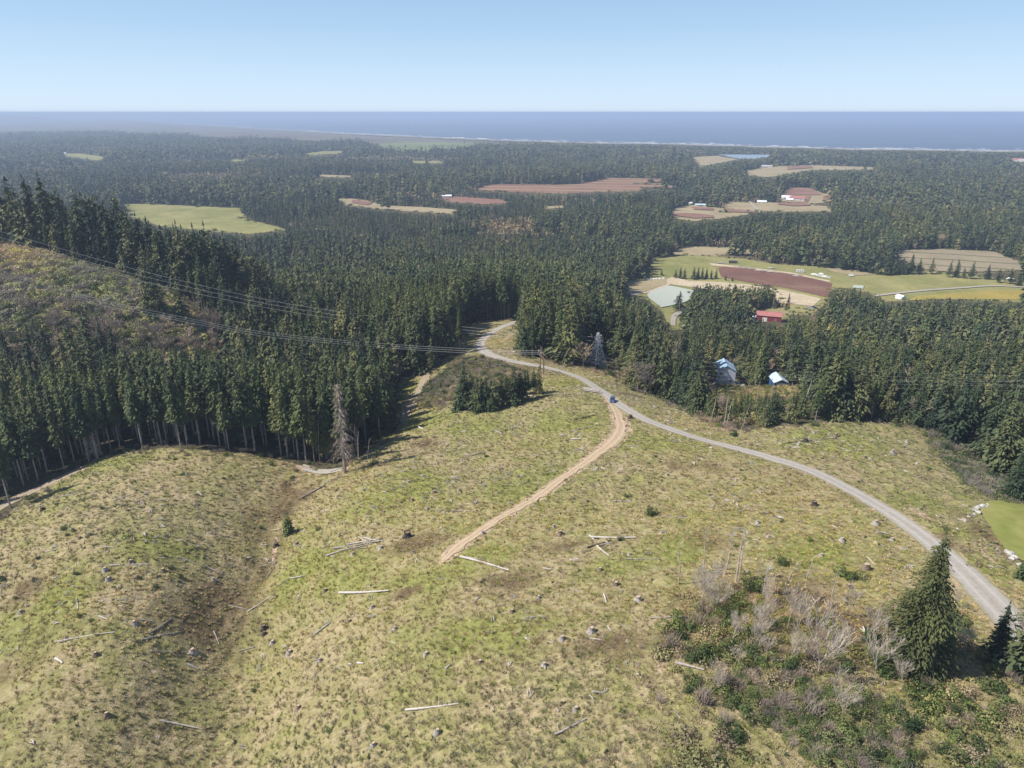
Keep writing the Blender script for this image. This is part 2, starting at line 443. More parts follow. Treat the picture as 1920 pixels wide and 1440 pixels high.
# ------------------------------------------------------------------ object helpers
def new_mesh(name, V, F, mats=(), mi=None, smooth_=False):
    me = bpy.data.meshes.new(name)
    V = np.asarray(V, np.float32)
    if isinstance(F, np.ndarray) and F.ndim == 2:
        k = F.shape[1]; n = len(F)
        me.vertices.add(len(V)); me.vertices.foreach_set("co", V.ravel())
        me.loops.add(n * k); me.loops.foreach_set("vertex_index", F.astype(np.int32).ravel())
        me.polygons.add(n); me.polygons.foreach_set("loop_start", np.arange(0, n * k, k, dtype=np.int32))
        me.update(calc_edges=True)
    else:
        me.from_pydata([tuple(v) for v in V.tolist()], [], [tuple(f) for f in F])
    for m in mats: me.materials.append(m)
    if mi is not None: me.polygons.foreach_set("material_index", np.asarray(mi, np.int32))
    if smooth_: me.polygons.foreach_set("use_smooth", np.ones(len(me.polygons), bool))
    me.update()
    return me

def link(name, me, parent=None, loc=None, rot=None, scale=None):
    o = bpy.data.objects.new(name, me); COL.objects.link(o)
    if parent: o.parent = parent
    if loc is not None: o.location = loc
    if rot is not None: o.rotation_euler = rot
    if scale is not None: o.scale = scale if hasattr(scale, '__len__') else (scale,) * 3
    return o

def empty(name, label, cat, loc=(0, 0, 0), rot=(0, 0, 0), scale=1.0, group=None):
    o = bpy.data.objects.new(name, None); COL.objects.link(o)
    o.empty_display_size = 0.5
    o.location = loc; o.rotation_euler = rot
    o.scale = scale if hasattr(scale, '__len__') else (scale,) * 3
    return tag(o, label, cat, group)

def tag(o, label, cat, group=None, kind=None):
    o['label'] = label; o['category'] = cat
    if group: o['group'] = group
    if kind: o['kind'] = kind
    return o

def struct(o):
    o['kind'] = 'structure'; return o

class MB:
    """collects shapes into one mesh"""
    def __init__(s): s.V = []; s.F = []; s.n = 0
    def add(s, V, F):
        s.V.append(np.asarray(V, float)); s.F += [tuple(int(i) + s.n for i in f) for f in F]; s.n += len(V)
    def box(s, c, d, rz=0.0, taper=1.0):
        x, y, z = d[0] / 2, d[1] / 2, d[2] / 2
        V = np.array([(-x, -y, -z), (x, -y, -z), (x, y, -z), (-x, y, -z), (-x * taper, -y * taper, z), (x * taper, -y * taper, z), (x * taper, y * taper, z), (-x * taper, y * taper, z)])
        cz, sz = math.cos(rz), math.sin(rz)
        V = np.stack([V[:, 0] * cz - V[:, 1] * sz, V[:, 0] * sz + V[:, 1] * cz, V[:, 2]], -1) + np.array(c)
        s.add(V, [(0, 3, 2, 1), (4, 5, 6, 7), (0, 1, 5, 4), (1, 2, 6, 5), (2, 3, 7, 6), (3, 0, 4, 7)])
    def tube(s, P, R, k=6, cap=True):
        P = [np.asarray(p, float) for p in P]; V = []; F = []
        for i, p in enumerate(P):
            d = P[min(i + 1, len(P) - 1)] - P[max(i - 1, 0)]; d = d / (np.linalg.norm(d) + 1e-9)
            a = np.cross(d, (0, 0, 1.0)) if abs(d[2]) < 0.9 else np.cross(d, (1.0, 0, 0))
            a /= np.linalg.norm(a); b = np.cross(d, a)
            for j in range(k):
                th = 2 * math.pi * j / k
                V.append(p + R[i] * (math.cos(th) * a + math.sin(th) * b))
        for i in range(len(P) - 1):
            for j in range(k):
                F.append((i * k + j, i * k + (j + 1) % k, (i + 1) * k + (j + 1) % k, (i + 1) * k + j))
        if cap:
            F.append(tuple(range(k))[::-1]); F.append(tuple((len(P) - 1) * k + j for j in range(k)))
        s.add(V, F)
    def mesh(s, name, mat, smooth_=False):
        return new_mesh(name, np.concatenate(s.V), s.F, [mat] if mat else [], None, smooth_)
    def build(s, name, mat, parent=None, smooth_=False):
        return link(name, s.mesh(name, mat, smooth_), parent)

# ------------------------------------------------------------------ open ground, as seen in the photo
OPEN_NEAR = [(-250,1010),(-60,985),(0,972),(60,925),(110,893),(200,853),(290,841),(420,845),(520,861),(560,873),(610,884),(650,876),(690,845),(740,805),
             (748,765),(728,742),(745,708),(800,704),(840,668),(852,642),(880,606),(930,600),(985,602),(972,640),(992,668),(1050,680),(1100,690),(1165,700),(1185,728),
             (1240,748),(1330,790),(1395,806),(1460,797),(1550,790),(1650,793),(1730,804),(1800,838),(1850,880),(1925,925),(2250,960),(2250,1900),(-250,1900)]
CLEAR = {   # visible outlines of clearings on the plain
 'left_pasture': ([(225,383),(275,383),(380,388),(455,391),(462,412),(545,432),(470,440),(400,436),(300,425),(240,405)], 'f_green'),
 'green_a': ([(107,289),(150,288),(205,296),(182,301),(128,294)], 'f_green'),
 'green_b': ([(433,299),(459,300),(457,304),(433,304)], 'f_green'),
 'strip_c': ([(552,291),(600,284),(645,283),(645,288),(600,291)], 'f_green'),
 'strip_d': ([(585,327),(660,330),(662,334),(600,333)], 'f_tan'),
 'tan_e': ([(620,373),(665,373),(690,377),(720,386),(790,389),(858,394),(850,402),(760,397),(700,392),(640,384)], 'f_tan'),
 'red_f': ([(822,372),(860,369),(940,375),(955,382),(900,384),(850,380)], 'f_red_far'),
 'red_g': ([(880,356),(920,346),(1040,347),(1085,345),(1140,334),(1245,336),(1240,342),(1185,345),(1290,350),(1284,354),(1205,353),(1205,359),(1120,361),(1060,364),(960,361)], 'f_red_row'),
 'tan_y': ([(1020,388),(1056,386),(1056,390),(1022,393)], 'f_tan'),
 'green_i': ([(770,302),(832,302),(830,307),(775,306)], 'f_green'),
 'marsh_j': ([(1298,295),(1350,292),(1392,299),(1345,308),(1312,313)], 'f_tan'),
 'lake': ([(1347,290),(1445,289),(1448,294),(1420,298),(1385,299),(1352,294)], 'lake'),
 'tan_k': ([(1395,321),(1440,313),(1520,310),(1640,314),(1640,319),(1520,320),(1440,333),(1405,330)], 'f_tan'),
 'tan_r': ([(1896,298),(1930,297),(1930,304),(1896,303)], 'f_sand'),
 'bog_l': ([(1457,380),(1476,352),(1520,353),(1540,362),(1556,366),(1556,380),(1500,384)], 'f_tan'),
 'bog_m': ([(1355,386),(1364,379),(1410,381),(1425,379),(1500,384),(1560,388),(1562,398),(1480,398),(1420,397),(1360,400)], 'f_tan'),
 'bog_n': ([(1258,400),(1262,393),(1290,384),(1360,392),(1420,399),(1400,404),(1352,411),(1300,416),(1265,411)], 'f_tan'),
 'glade_s': ([(1240,478),(1290,462),(1400,466),(1415,476),(1300,480)], 'f_tan'),
 'meadow_t': ([(1212,500),(1228,484),(1290,477),(1400,486),(1450,495),(1530,500),(1600,510),(1660,515),(1770,512),(1850,521),(1925,531),(1925,568),(1780,562),(1660,566),(1640,552),(1590,541),(1560,541),(1548,570),(1525,588),(1480,586),(1470,566),(1452,540),(1440,532),(1400,540),(1345,537),(1305,536),(1294,552),(1288,572),(1268,584),(1282,620),(1252,618),(1246,590),(1212,560),(1175,560),(1165,546),(1175,528),(1230,516)], 'f_green'),
 'tan_u': ([(1668,480),(1700,470),(1760,468),(1860,472),(1912,492),(1930,508),(1800,512),(1740,508)], 'f_tan_row'),
 'house_yard': ([(1336,700),(1376,702),(1380,712),(1402,722),(1398,730),(1372,726),(1340,716)], 'f_tan'),
 'shed_yard': ([(1440,710),(1446,698),(1486,704),(1492,720),(1470,726),(1442,722)], 'f_tan'),
 'barn_yard': ([(1412,602),(1416,580),(1480,576),(1530,584),(1524,592),(1480,590),(1474,604)], 'f_sand'),
}
MARSH_PX = [(-400,211),(150,216),(330,230),(640,249),(900,260),(1000,264),(1300,270),(1300,275),(1060,273),(990,276),(900,276),(800,286),(750,287),(728,282),(680,270),(640,267),(560,265),(450,262),(330,256),(260,256),(200,251),(75,247),(-400,243)]

OPEN_PL = plan(OPEN_NEAR, 4)
CLEAR_PL = {k: plan(v[0], 3) for k, v in CLEAR.items()}
MARSH_PL = plane_hit(*np.array(dens(MARSH_PX, 3)).T)

# paths
def catmull(P, n=8):
    P = [np.asarray(p, float) for p in P]; P = [2 * P[0] - P[1]] + P + [2 * P[-1] - P[-2]]; out = []
    for i in range(1, len(P) - 2):
        for k in range(n):
            t = k / n
            out.append(0.5 * ((2 * P[i]) + (-P[i - 1] + P[i + 1]) * t + (2 * P[i - 1] - 5 * P[i] + 4 * P[i + 1] - P[i + 2]) * t * t + (-P[i - 1] + 3 * P[i] - 3 * P[i + 1] + P[i + 2]) * t ** 3))
    out.append(P[-2]); return np.array(out)

def path(pxs, n=8):
    q = np.array([(p[0], p[1]) for p in pxs], float); W = np.array([p[2] for p in pxs], float)
    P = hit(q[:, 0], q[:, 1])[:, :2]
    R = catmull([np.array([*p, w]) for p, w in zip(P, W)], n)
    return R[:, :2], R[:, 2]

def narrow(pxs, k): return [(a, b, w * k) for a, b, w in pxs]
ROADS = {
 'main': path([(985,600,4.6),(960,606,4.6),(935,616,4.6),(912,630,4.8),(899,646,5.4),(910,660,5.0),(940,672,4.6),(985,682,4.4),(1040,693,4.3),(1090,710,4.3),(1130,735,4.4),(1165,761,4.4),(1215,789,4.3),(1290,816,4.2),(1370,838,4.3),(1450,860,4.3),(1530,887,4.4),(1600,922,4.5),(1670,963,4.7),(1730,1005,4.9),(1790,1055,5.4),(1840,1105,6.6),(1890,1160,6.6),(1960,1235,5),(2060,1330,5)]),
 'dirt': path(narrow([(1140,748,3.4),(1152,765,4.2),(1160,783,5.6),(1164,802,6.6),(1152,824,6.4),(1125,846,5.2),(1090,872,4.6),(1050,900,4.2),(1012,928,4.4),(975,950,4.0),(935,972,3.4),(895,1000,3.8),(862,1022,4.6),(838,1044,3.4),(828,1056,0.8)], .66)),
 'dirt_fork': path([(1000,938,1.2),(982,955,1.6),(968,972,1.3),(958,990,0.6)]),
 'left_track': path([(800,700,2.2),(793,716,2.6),(782,738,2.8),(770,760,2.8),(757,785,2.6),(742,800,2.2)]),
 'shadow_track': path([(-60,985,5),(20,940,5),(80,912,4.6),(150,880,3.6)]),
 'ravine_track': path([(560,872,3),(600,884,3.2),(640,880,3.0)]),
 'farm': path([(1262,612,3.5),(1262,600,4.5),(1268,590,5),(1280,585,5)]),
 'right_farm': path([(1640,556,4),(1680,551,4.5),(1740,545,4.5),(1800,541,4.5),(1860,537,4.5),(1925,540,4.5),(1990,543,4)]),
 'bog_lane': path([(1405,378,5),(1413,388,5),(1424,398,6),(1432,404,6)]),
}

# ------------------------------------------------------------------ the ground sheet
def micro(x, y):
    return (fbm(x, y, 7, 3, 21) * 0.55 + fbm(x, y, 1.7, 3, 31) * 0.38)

def ripple_mask(x, y):
    d = seg_dist(x, y, ROADS['main'][0], ROADS['main'][1] / 2)
    m = smooth(1.0, 2.2, d)
    for k in ('dirt', 'left_track', 'shadow_track', 'dirt_fork'):
        m = np.minimum(m, smooth(0.9, 2.0, seg_dist(x, y, ROADS[k][0], ROADS[k][1] / 2)))
    return m

# patches: (px, py, rx, ry) in photo pixels
BROWN = [(500,1060,22,60),(455,1120,40,60),(480,1010,30,30),(420,1200,50,40),(440,1070,55,85),(470,980,45,35),(400,1180,90,45),(520,960,30,60),(30,1225,90,35),(1290,875,110,18),(1240,870,60,14),(1340,1020,60,28),(1350,1180,110,60),(760,1110,30,12),(1180,1210,120,35),  # bracken; leading gully entries also put the left slope's shade into the brown
         (780,1020,60,20),(800,830,40,14),(880,690,60,22),(990,690,40,14),(1320,1150,80,40),(1180,740,30,8),(1850,880,50,30),(1790,1020,30,20),(1860,1010,30,40),(490,1040,20,60),(460,1150,25,60),(60,1100,40,20),
         (950,1090,80,20),(1060,1020,60,16),(1480,1120,120,50),(1600,1180,140,60),(560,925,40,14),(700,1290,60,20),(1180,760,14,6)]
GREEN = [(300,1025,60,18),(130,1110,50,25),(60,1180,60,25),(960,915,60,25),(760,920,80,30),(1240,830,80,22),(600,1060,60,25),(800,790,70,16),(1080,790,80,30),(640,1090,60,20),(1300,820,60,8),(1550,830,90,20),(1280,1030,60,24),
         (1170,1060,70,25),(820,1080,70,30),(930,1180,90,30),(1700,940,50,14),(1790,1000,40,12),(760,730,30,22),(890,800,60,20),(560,1080,50,30),(1080,720,70,10),(1500,1040,90,25),(900,1040,60,20),(1020,890,60,18),(200,870,80,12),(1840,1070,40,20)]
def patch_mask(x, y, L):
    q = np.array(L, float); P = hit(q[:, 0], q[:, 1]); m = np.zeros(np.shape(x))
    for (px, py, rx, ry), p in zip(L, P):
        t = math.sqrt(p[0] ** 2 + p[1] ** 2 + (CAMZ - p[2]) ** 2)
        ax = rx * t / FPX; ay = ry * t / FPX / max(0.3, (CAMZ - p[2]) / t)
        d = ((x - p[0]) / ax) ** 2 + ((y - p[1]) / ay) ** 2
        m = np.maximum(m, np.exp(-d * 0.9))
    return m

def build_ground():
    rr = [36.0]
    while rr[-1] < 620: rr.append(rr[-1] * 1.0052)
    while rr[-1] < 1600: rr.append(rr[-1] * 1.012)
    while rr[-1] < 95000: rr.append(rr[-1] * 1.035)
    rr = np.array(rr); az = np.radians(np.arange(-56, 56.01, 0.125))
    A, R = np.meshgrid(az, rr)
    X = np.sin(A) * R; Y = np.cos(A) * R
    Z = H(X, Y)
    near = R < 520
    opn = inside(X.ravel(), Y.ravel(), OPEN_PL).reshape(X.shape)
    # soft edge of the forest mask
    clear = opn | inside(X.ravel(), Y.ravel(), plan([(1322,716),(1400,726),(1515,722),(1512,785),(1440,790),(1390,795),(1330,765)], 3)).reshape(X.shape)
    for k, p in CLEAR_PL.items():
        if k not in ('lake',): clear |= inside(X.ravel(), Y.ravel(), p).reshape(X.shape)
    Z = Z + np.where(near, micro(X, Y) * ripple_mask(X, Y) * smooth(520, 380, R) - 0.04, 0)
    n, m = X.shape
    V = np.stack([X, Y, Z], -1).reshape(-1, 3)
    idx = np.arange(n * m).reshape(n, m)
    F = np.stack([idx[:-1, :-1], idx[:-1, 1:], idx[1:, 1:], idx[1:, :-1]], -1).reshape(-1, 4)
    me = new_mesh('ground', V, F, [M['ground']], None, True)
    x = V[:, 0]; y = V[:, 1]
    def attr(nm, v):
        a = me.attributes.new(nm, 'FLOAT', 'POINT'); a.data.foreach_set('value', np.asarray(v, np.float32).ravel())
    cf = clear.astype(float)
    for _ in range(3):
        cf[1:-1] = (cf[:-2] + 2 * cf[1:-1] + cf[2:]) / 4; cf[:, 1:-1] = (cf[:, :-2] + 2 * cf[:, 1:-1] + cf[:, 2:]) / 4
    msh = inside(x, y, MARSH_PL).astype(float)
    hillb = inside(x, y, BRUSH_PL).astype(float)
    sr = shore_r(x, y); r = np.hypot(x, y)
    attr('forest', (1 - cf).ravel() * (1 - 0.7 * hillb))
    attr('marsh', msh)
    attr('sand', smooth(0.962, 0.972, r / sr))
    attr('brown', np.where(r < 700, patch_mask(x, y, BROWN) * np.clip(.75 + .9 * fbm(x, y, 9, 4, 15), 0, 1.2) + .35 * np.clip(fbm(x, y, 26, 4, 16) - .25, 0, 1), 0))
    attr('green', np.where(r < 700, patch_mask(x, y, GREEN), 0))
    b = np.zeros(len(x)); nr = r < 450
    for k, wf in (('dirt', 1.5), ('left_track', 1.5), ('main', 1.35), ('shadow_track', 1.4), ('ravine_track', 1.4)):
        d = seg_dist(x[nr], y[nr], ROADS[k][0], ROADS[k][1] / 2 * wf)
        b[nr] = np.maximum(b[nr], smooth(1.25, 0.7, d) * (0.62 if k == 'main' else 0.9))
    for seg in BARE:
        P, W = path(seg, 4); d = seg_dist(x[nr], y[nr], P, W / 2); b[nr] = np.maximum(b[nr], smooth(1.3, 0.5, d) * 0.85)
    attr('bare', b)
    return struct(link('ground', me))
BARE = [[(1600,893,0.8),(1630,905,1.6),(1660,925,1.8),(1672,935,0.8)], [(1700,948,1),(1722,962,2),(1740,972,2.2),(1750,980,0.8)],
        [(1822,1010,0.6),(1835,1025,1.2),(1870,1060,1)], [(518,1010,0.8),(515,1030,1.5),(512,1050,0.6)], [(1236,1258,1.6),(1240,1240,1.8),(1246,1222,0.8)],
        [(1356,1256,1.2),(1358,1238,1.2),(1358,1215,0.6)],[(940,640,1.0),(960,628,2.5),(975,618,1)]]
BRUSH_PX = [(-200,445),(0,458),(60,466),(120,492),(210,538),(290,580),(360,622),(430,645),(400,668),(250,668),(120,650),(0,622),(-200,620)]
BRUSH_PL = np.array([((p - 960) / FPX * t, t) for p, t in [(-500,270),(0,272),(120,268),(250,272),(400,268),(440,285),(400,318),(330,336),(240,346),(120,352),(0,370),(-500,372)]])
build_ground()

# sea, with surf rolling onto the beach
def polar_sheet(name, r0f, r1, z, mat, az0, az1, daz, nr):
    az = np.radians(np.arange(az0, az1 + 1e-6, daz))
    V = []; n = len(az)
    base = np.array([r0f(a) for a in az])
    for k in range(nr):
        s = (k / (nr - 1)); r = base * (r1 / base) ** s
        V.append(np.stack([np.sin(az) * r, np.cos(az) * r, np.full(n, z)], -1))
    V = np.concatenate(V); idx = np.arange(n * nr).reshape(nr, n)
    F = np.stack([idx[:-1, :-1], idx[:-1, 1:], idx[1:, 1:], idx[1:, :-1]], -1).reshape(-1, 4)
    return struct(link(name, new_mesh(name, V, F, [mat])))
polar_sheet('sea', lambda a: float(shore_r(np.sin(a) * 5000., np.cos(a) * 5000.)) * 0.97 if a > _sh_az[0] else 60000., 120000., 0.0, M['sea'], -60, 60, 0.25, 24)

def build_surf():
    V = []; F = []; n = 0
    for row, (f0, lmin, lmax, dens_) in enumerate([(1.000, 0.2, 1.4, 0.85), (1.012, 0.3, 1.6, 0.5), (1.026, 0.15, 0.8, 0.32), (1.045, 0.1, 0.5, 0.16)]):
        a = -36.0
        while a < 44:
            L = random.uniform(lmin, lmax)
            if random.random() < dens_:
                k = 12; th0 = random.uniform(0.002, 0.0075)
                for i in range(k + 1):
                    s = i / k; az = math.radians(a + L * s)
                    if az < _sh_az[0]: az = _sh_az[0]
                    r = float(shore_r(np.sin(az) * 5000., np.cos(az) * 5000.)) * (f0 + 0.002 * math.sin(az * 160 + row))
                    th = r * th0 * 1.7 * (math.sin(math.pi * s) ** 0.5) * random.uniform(0.5, 1.2) + 2
                    V += [(math.sin(az) * r, math.cos(az) * r, 0.6), (math.sin(az) * (r + th), math.cos(az) * (r + th), 0.6)]
                    if i: F.append((n + 2 * i - 2, n + 2 * i, n + 2 * i + 1, n + 2 * i - 1))
                n += 2 * k + 2
            a += L * random.uniform(0.8, 1.3)
    o = link('surf', new_mesh('surf', V, F, [M['foam']]))
    o['kind'] = 'stuff'; o['label'] = 'white surf breaking in broken lines along the long beach'; o['category'] = 'surf'
build_surf()

# roads
def ribbon(name, key, mat, off=0.05, rag=0.12, seed=1):
    P, W = ROADS[key]
    L = np.concatenate([[0], np.cumsum(np.hypot(*np.diff(P, axis=0).T))])
    n = max(int(L[-1] / 0.8), 8); s = np.linspace(0, L[-1], n)
    x = np.interp(s, L, P[:, 0]); y = np.interp(s, L, P[:, 1]); w = np.interp(s, L, W) / 2
    tx = np.gradient(x); ty = np.gradient(y); q = np.hypot(tx, ty); tx /= q; ty /= q
    us = np.linspace(-1, 1, 9); V = []; U = []
    for u in us:
        ww = w * (1 + (rag * (vnoise(s / 2.2, s * 0 + seed * (3 if u > 0 else 7), seed) * 2 - 1) if abs(u) == 1 else 0))
        X = x + -ty * ww * u; Y = y + tx * ww * u
        V.append(np.stack([X, Y, H(X, Y) + off], -1)); U.append(np.full(n, u))
    V = np.concatenate(V); idx = np.arange(9 * n).reshape(9, n)
    F = np.stack([idx[:-1, :-1], idx[:-1, 1:], idx[1:, 1:], idx[1:, :-1]], -1).reshape(-1, 4)[:, ::-1]
    me = new_mesh(name, V, F, [mat], None, True)
    a = me.attributes.new('across', 'FLOAT', 'POINT'); a.data.foreach_set('value', np.concatenate(U).astype(np.float32))
    o = struct(link(name, me)); return o
ribbon('gravel_road', 'main', M['gravel'], 0.07, 0.10, 1)
ribbon('dirt_track', 'dirt', M['dirt'], 0.055, 0.6, 2)
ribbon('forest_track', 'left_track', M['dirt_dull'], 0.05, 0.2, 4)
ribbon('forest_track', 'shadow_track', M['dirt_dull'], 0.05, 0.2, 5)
ribbon('forest_track', 'ravine_track', M['gravel'], 0.05, 0.2, 8)
ribbon('farm_road', 'farm', M['gravel'], 0.7, 0.1, 6)
ribbon('farm_road', 'right_farm', M['gravel'], 0.8, 0.1, 7)
ribbon('farm_road', 'bog_lane', M['gravel'], 1.5, 0.1, 9)

# fields, yards, ponds: sheets draped on the ground
def sheet(name, poly, mat, off=0.3, step=25.0, flat=None):
    P = np.asarray(poly)
    bm = bmesh.new()
    vs = [bm.verts.new((p[0], p[1], 0)) for p in P]
    bm.faces.new(vs)
    ex = P.max(0) - P.min(0)
    step = max(step, ex.max() / 40)
    for ax in (0, 1):
        c = P[:, ax].min() + step
        while c < P[:, ax].max():
            co = [0, 0, 0]; no = [0, 0, 0]; co[ax] = c; no[ax] = 1
            bmesh.ops.bisect_plane(bm, geom=bm.verts[:] + bm.edges[:] + bm.faces[:], plane_co=co, plane_no=no)
            c += step
    for v in bm.verts:
        v.co.z = (float(H(v.co.x, v.co.y)) if flat is None else flat) + off
    bmesh.ops.triangulate(bm, faces=bm.faces[:])
    bmesh.ops.recalc_face_normals(bm, faces=bm.faces[:])
    for f in bm.faces:
        if f.normal.z < 0: f.normal_flip()
    me = bpy.data.meshes.new(name); bm.to_mesh(me); bm.free(); me.materials.append(mat)
    return struct(link(name, me))
NM = {'lake': 'lake', 'f_green': 'field', 'f_tan': 'field', 'f_sand': 'yard', 'f_red_far': 'cranberry_field', 'f_red_row': 'cranberry_field', 'f_tan_row': 'field'}
for k, (poly, mat) in CLEAR.items():
    if 'yard' in k: continue
    far = np.hypot(*CLEAR_PL[k].mean(0))
    sheet(NM[mat], CLEAR_PL[k], M[mat], 0.25 if far < 900 else 0.9, 12 if far < 900 else 60)
def psheet(name, poly, mat, off, step=12, n=3):
    return sheet(name, plan(poly, n), M[mat], off, step)
psheet('cranberry_field', [(1346,503),(1362,500),(1420,506),(1500,518),(1560,532),(1555,556),(1548,558),(1470,540),(1400,530),(1352,520)], 'f_red', 0.5)
psheet('yard', [(1172,545),(1180,528),(1250,524),(1262,520),(1290,527),(1350,530),(1400,534),(1470,545),(1540,561),(1524,575),(1470,570),(1450,572),(1400,560),(1340,546),(1310,541),(1258,534),(1214,550),(1180,557)], 'f_sand', 0.55)
psheet('yard', [(1330,494),(1480,511),(1556,527),(1556,530),(1480,514),(1400,504),(1335,499)], 'f_sand', 0.6)
psheet('field', [(1175,531),(1192,527),(1250,523),(1250,533),(1210,548),(1180,552)], 'f_tan', 0.75)
psheet('pond', [(1213,553),(1220,548),(1252,537),(1262,538),(1300,546),(1300,560),(1280,570),(1240,578),(1216,560)], 'pond', 0.9)
psheet('pond', [(1600,536),(1620,537),(1618,543),(1598,541)], 'pond', 0.9)
psheet('pond', [(1590,516),(1598,514),(1602,519),(1592,520)], 'pond', 0.9)
psheet('cranberry_field', [(1700,564),(1720,556),(1790,550),(1870,545),(1930,546),(1930,562),(1780,562)], 'f_yellow', 0.5)
psheet('field', [(1548,505),(1560,502),(1600,506),(1640,515),(1600,518),(1560,510)], 'f_tan', 0.6)
psheet('cranberry_field', [(1480,354),(1520,355),(1538,363),(1540,367),(1472,367)], 'f_red_far', 2.0, 60)
psheet('cranberry_field', [(1470,369),(1504,369),(1502,373),(1466,373)], 'f_red_far', 2.0, 60)
psheet('cranberry_field', [(1509,369),(1520,369),(1514,380),(1507,378)], 'f_red_far', 2.0, 60)
psheet('cranberry_field', [(1543,368),(1553,368),(1552,377),(1543,377)], 'f_red_far', 2.0, 60)
psheet('cranberry_field', [(1462,380),(1512,381),(1520,387),(1490,388),(1458,385)], 'f_red_far', 2.2, 60)
psheet('cranberry_field', [(1360,393),(1415,397),(1417,401),(1364,399)], 'f_red_far', 2.0, 60)
psheet('cranberry_field', [(1296,389),(1338,392),(1338,396),(1300,394)], 'f_red_far', 2.0, 60)
psheet('cranberry_field', [(1262,401),(1300,402),(1338,406),(1338,410),(1300,411),(1264,406)], 'f_red_far', 2.0, 60)
psheet('cranberry_field', [(1476,313),(1520,312),(1525,316),(1476,319)], 'f_red_far', 2.5, 80)
psheet('cranberry_field', [(660,376),(700,381),(690,386),(660,382)], 'f_red_far', 2.0, 60)
sheet('field', plane_hit(*np.array(dens([(690,271),(760,266),(900,265),(985,269),(900,274),(800,284),(755,285),(730,279)], 3)).T), M['f_marsh'], 1.0, 100)
LAWN_PL = plan([(1836,952),(1850,942),(1880,938),(1925,944),(2100,965),(2100,1090),(1960,1070),(1905,1048),(1885,1032),(1862,1000),(1845,972)], 3)
sheet('lawn', LAWN_PL, M['f_lawn'], 0.25, 4)
YARD_PL = plan(CLEAR['house_yard'][0], 3)


# ------------------------------------------------------------------ vegetation meshes
def conifer(seed, Ht=24.0, R=4.3, cb=0.10, nb=240, ns=5, L0=1.3, irr=0.35, droop=0.35, bare=0, tr=0.28, tiers=18, lean=0.0, tubek=5, gaps=0.0, wf=0.30):
    g = np.random.default_rng(seed)
    def axis(h): return np.stack([lean * Ht * (h / Ht) ** 2 * np.ones_like(h), 0 * h, h], -1)
    t = 1 - np.sqrt(1 - g.random(nb) * 0.995)
    t = (np.round(t * tiers) + g.normal(0, 0.28, nb)) / tiers
    t = np.clip(t, 0, 1)
    prof = R * (1 - t) ** 0.85 * np.minimum(1, 0.55 + t / 0.10 * 0.45)
    az = g.random(nb) * 2 * np.pi
    lobes = 1 + irr * (np.sin(az * 2 + g.random() * 6 + t * 9) * 0.5 + np.sin(az * 3 + g.random() * 6 - t * 14) * 0.4)
    rb = prof * (0.62 + 0.5 * g.random(nb)) * lobes + 0.25
    if gaps: rb = rb * np.where(g.random(nb) < gaps, 0.35, 1)
    hb = Ht * (cb + (1 - cb) * t)
    s = 0.18 + 0.86 * (np.arange(ns)[None] + g.random((nb, ns))) / ns
    rr = rb[:, None] * s
    a2 = az[:, None] + g.normal(0, 0.16, (nb, ns)) / np.maximum(s, 0.35)
    z = hb[:, None] - droop * rr * s + g.normal(0, 0.16 * L0, (nb, ns))
    P = np.stack([np.cos(a2) * rr, np.sin(a2) * rr, z], -1).reshape(-1, 3)
    ax = axis(P[:, 2]); P[:, 0] += ax[:, 0]
    n = len(P)
    ang = a2.ravel() + g.normal(0, 0.6, n)
    sl = -0.25 - 0.5 * g.random(n)
    sz = (0.75 + 0.7 * g.random(n)) * L0 * (0.55 + 0.55 * np.repeat(rb / (R + 0.01), ns).clip(0, 1.2))
    d = np.stack([np.cos(ang), np.sin(ang), sl], -1)
    b = np.stack([-np.sin(ang), np.cos(ang), g.normal(0, 0.6, n)], -1)
    W = (sz * wf)[:, None]; S = sz[:, None]
    V = np.stack([P - d * S * 0.45, P + b * W, P + d * S * 0.62, P - b * W - np.array([0, 0, 1]) * W * 0.35], 1).reshape(-1, 3)
    F = np.arange(n * 4).reshape(-1, 4)
    # leader
    tip = axis(np.array([Ht]))[0]
    k = 5; lv = [tip + np.array([0, 0, Ht * 0.02])]
    for j in range(k): lv.append(tip + np.array([math.cos(j * 1.26) * 0.3 * L0, math.sin(j * 1.26) * 0.3 * L0, -Ht * 0.05]))
    m0 = len(V); V = np.concatenate([V, lv])
    F = np.concatenate([F, [[m0, m0 + 1 + j, m0 + 1 + (j + 1) % k, m0] for j in range(k)]])
    F = [tuple(f[:3]) if f[3] == f[0] else tuple(f) for f in F.tolist()]
    tb = MB()
    hs = np.array([-1.5, Ht * 0.25, Ht * 0.6, Ht * 0.97]); ps = axis(np.maximum(hs, 0)); ps[0, 2] = -1.5
    tb.tube(list(ps), [tr * 1.15, tr * 0.9, tr * 0.5, 0.04], tubek, False)
    for i in range(bare):
        h = Ht * g.uniform(0.08, max(cb, 0.12) + 0.08); a = g.random() * 6.283; L = g.uniform(0.5, 1.9)
        p = axis(np.array([h]))[0]
        tb.tube([p, p + np.array([math.cos(a) * L, math.sin(a) * L, -0.25 * L])], [0.05, 0.02], 3, False)
    return V, F, np.concatenate(tb.V), tb.F

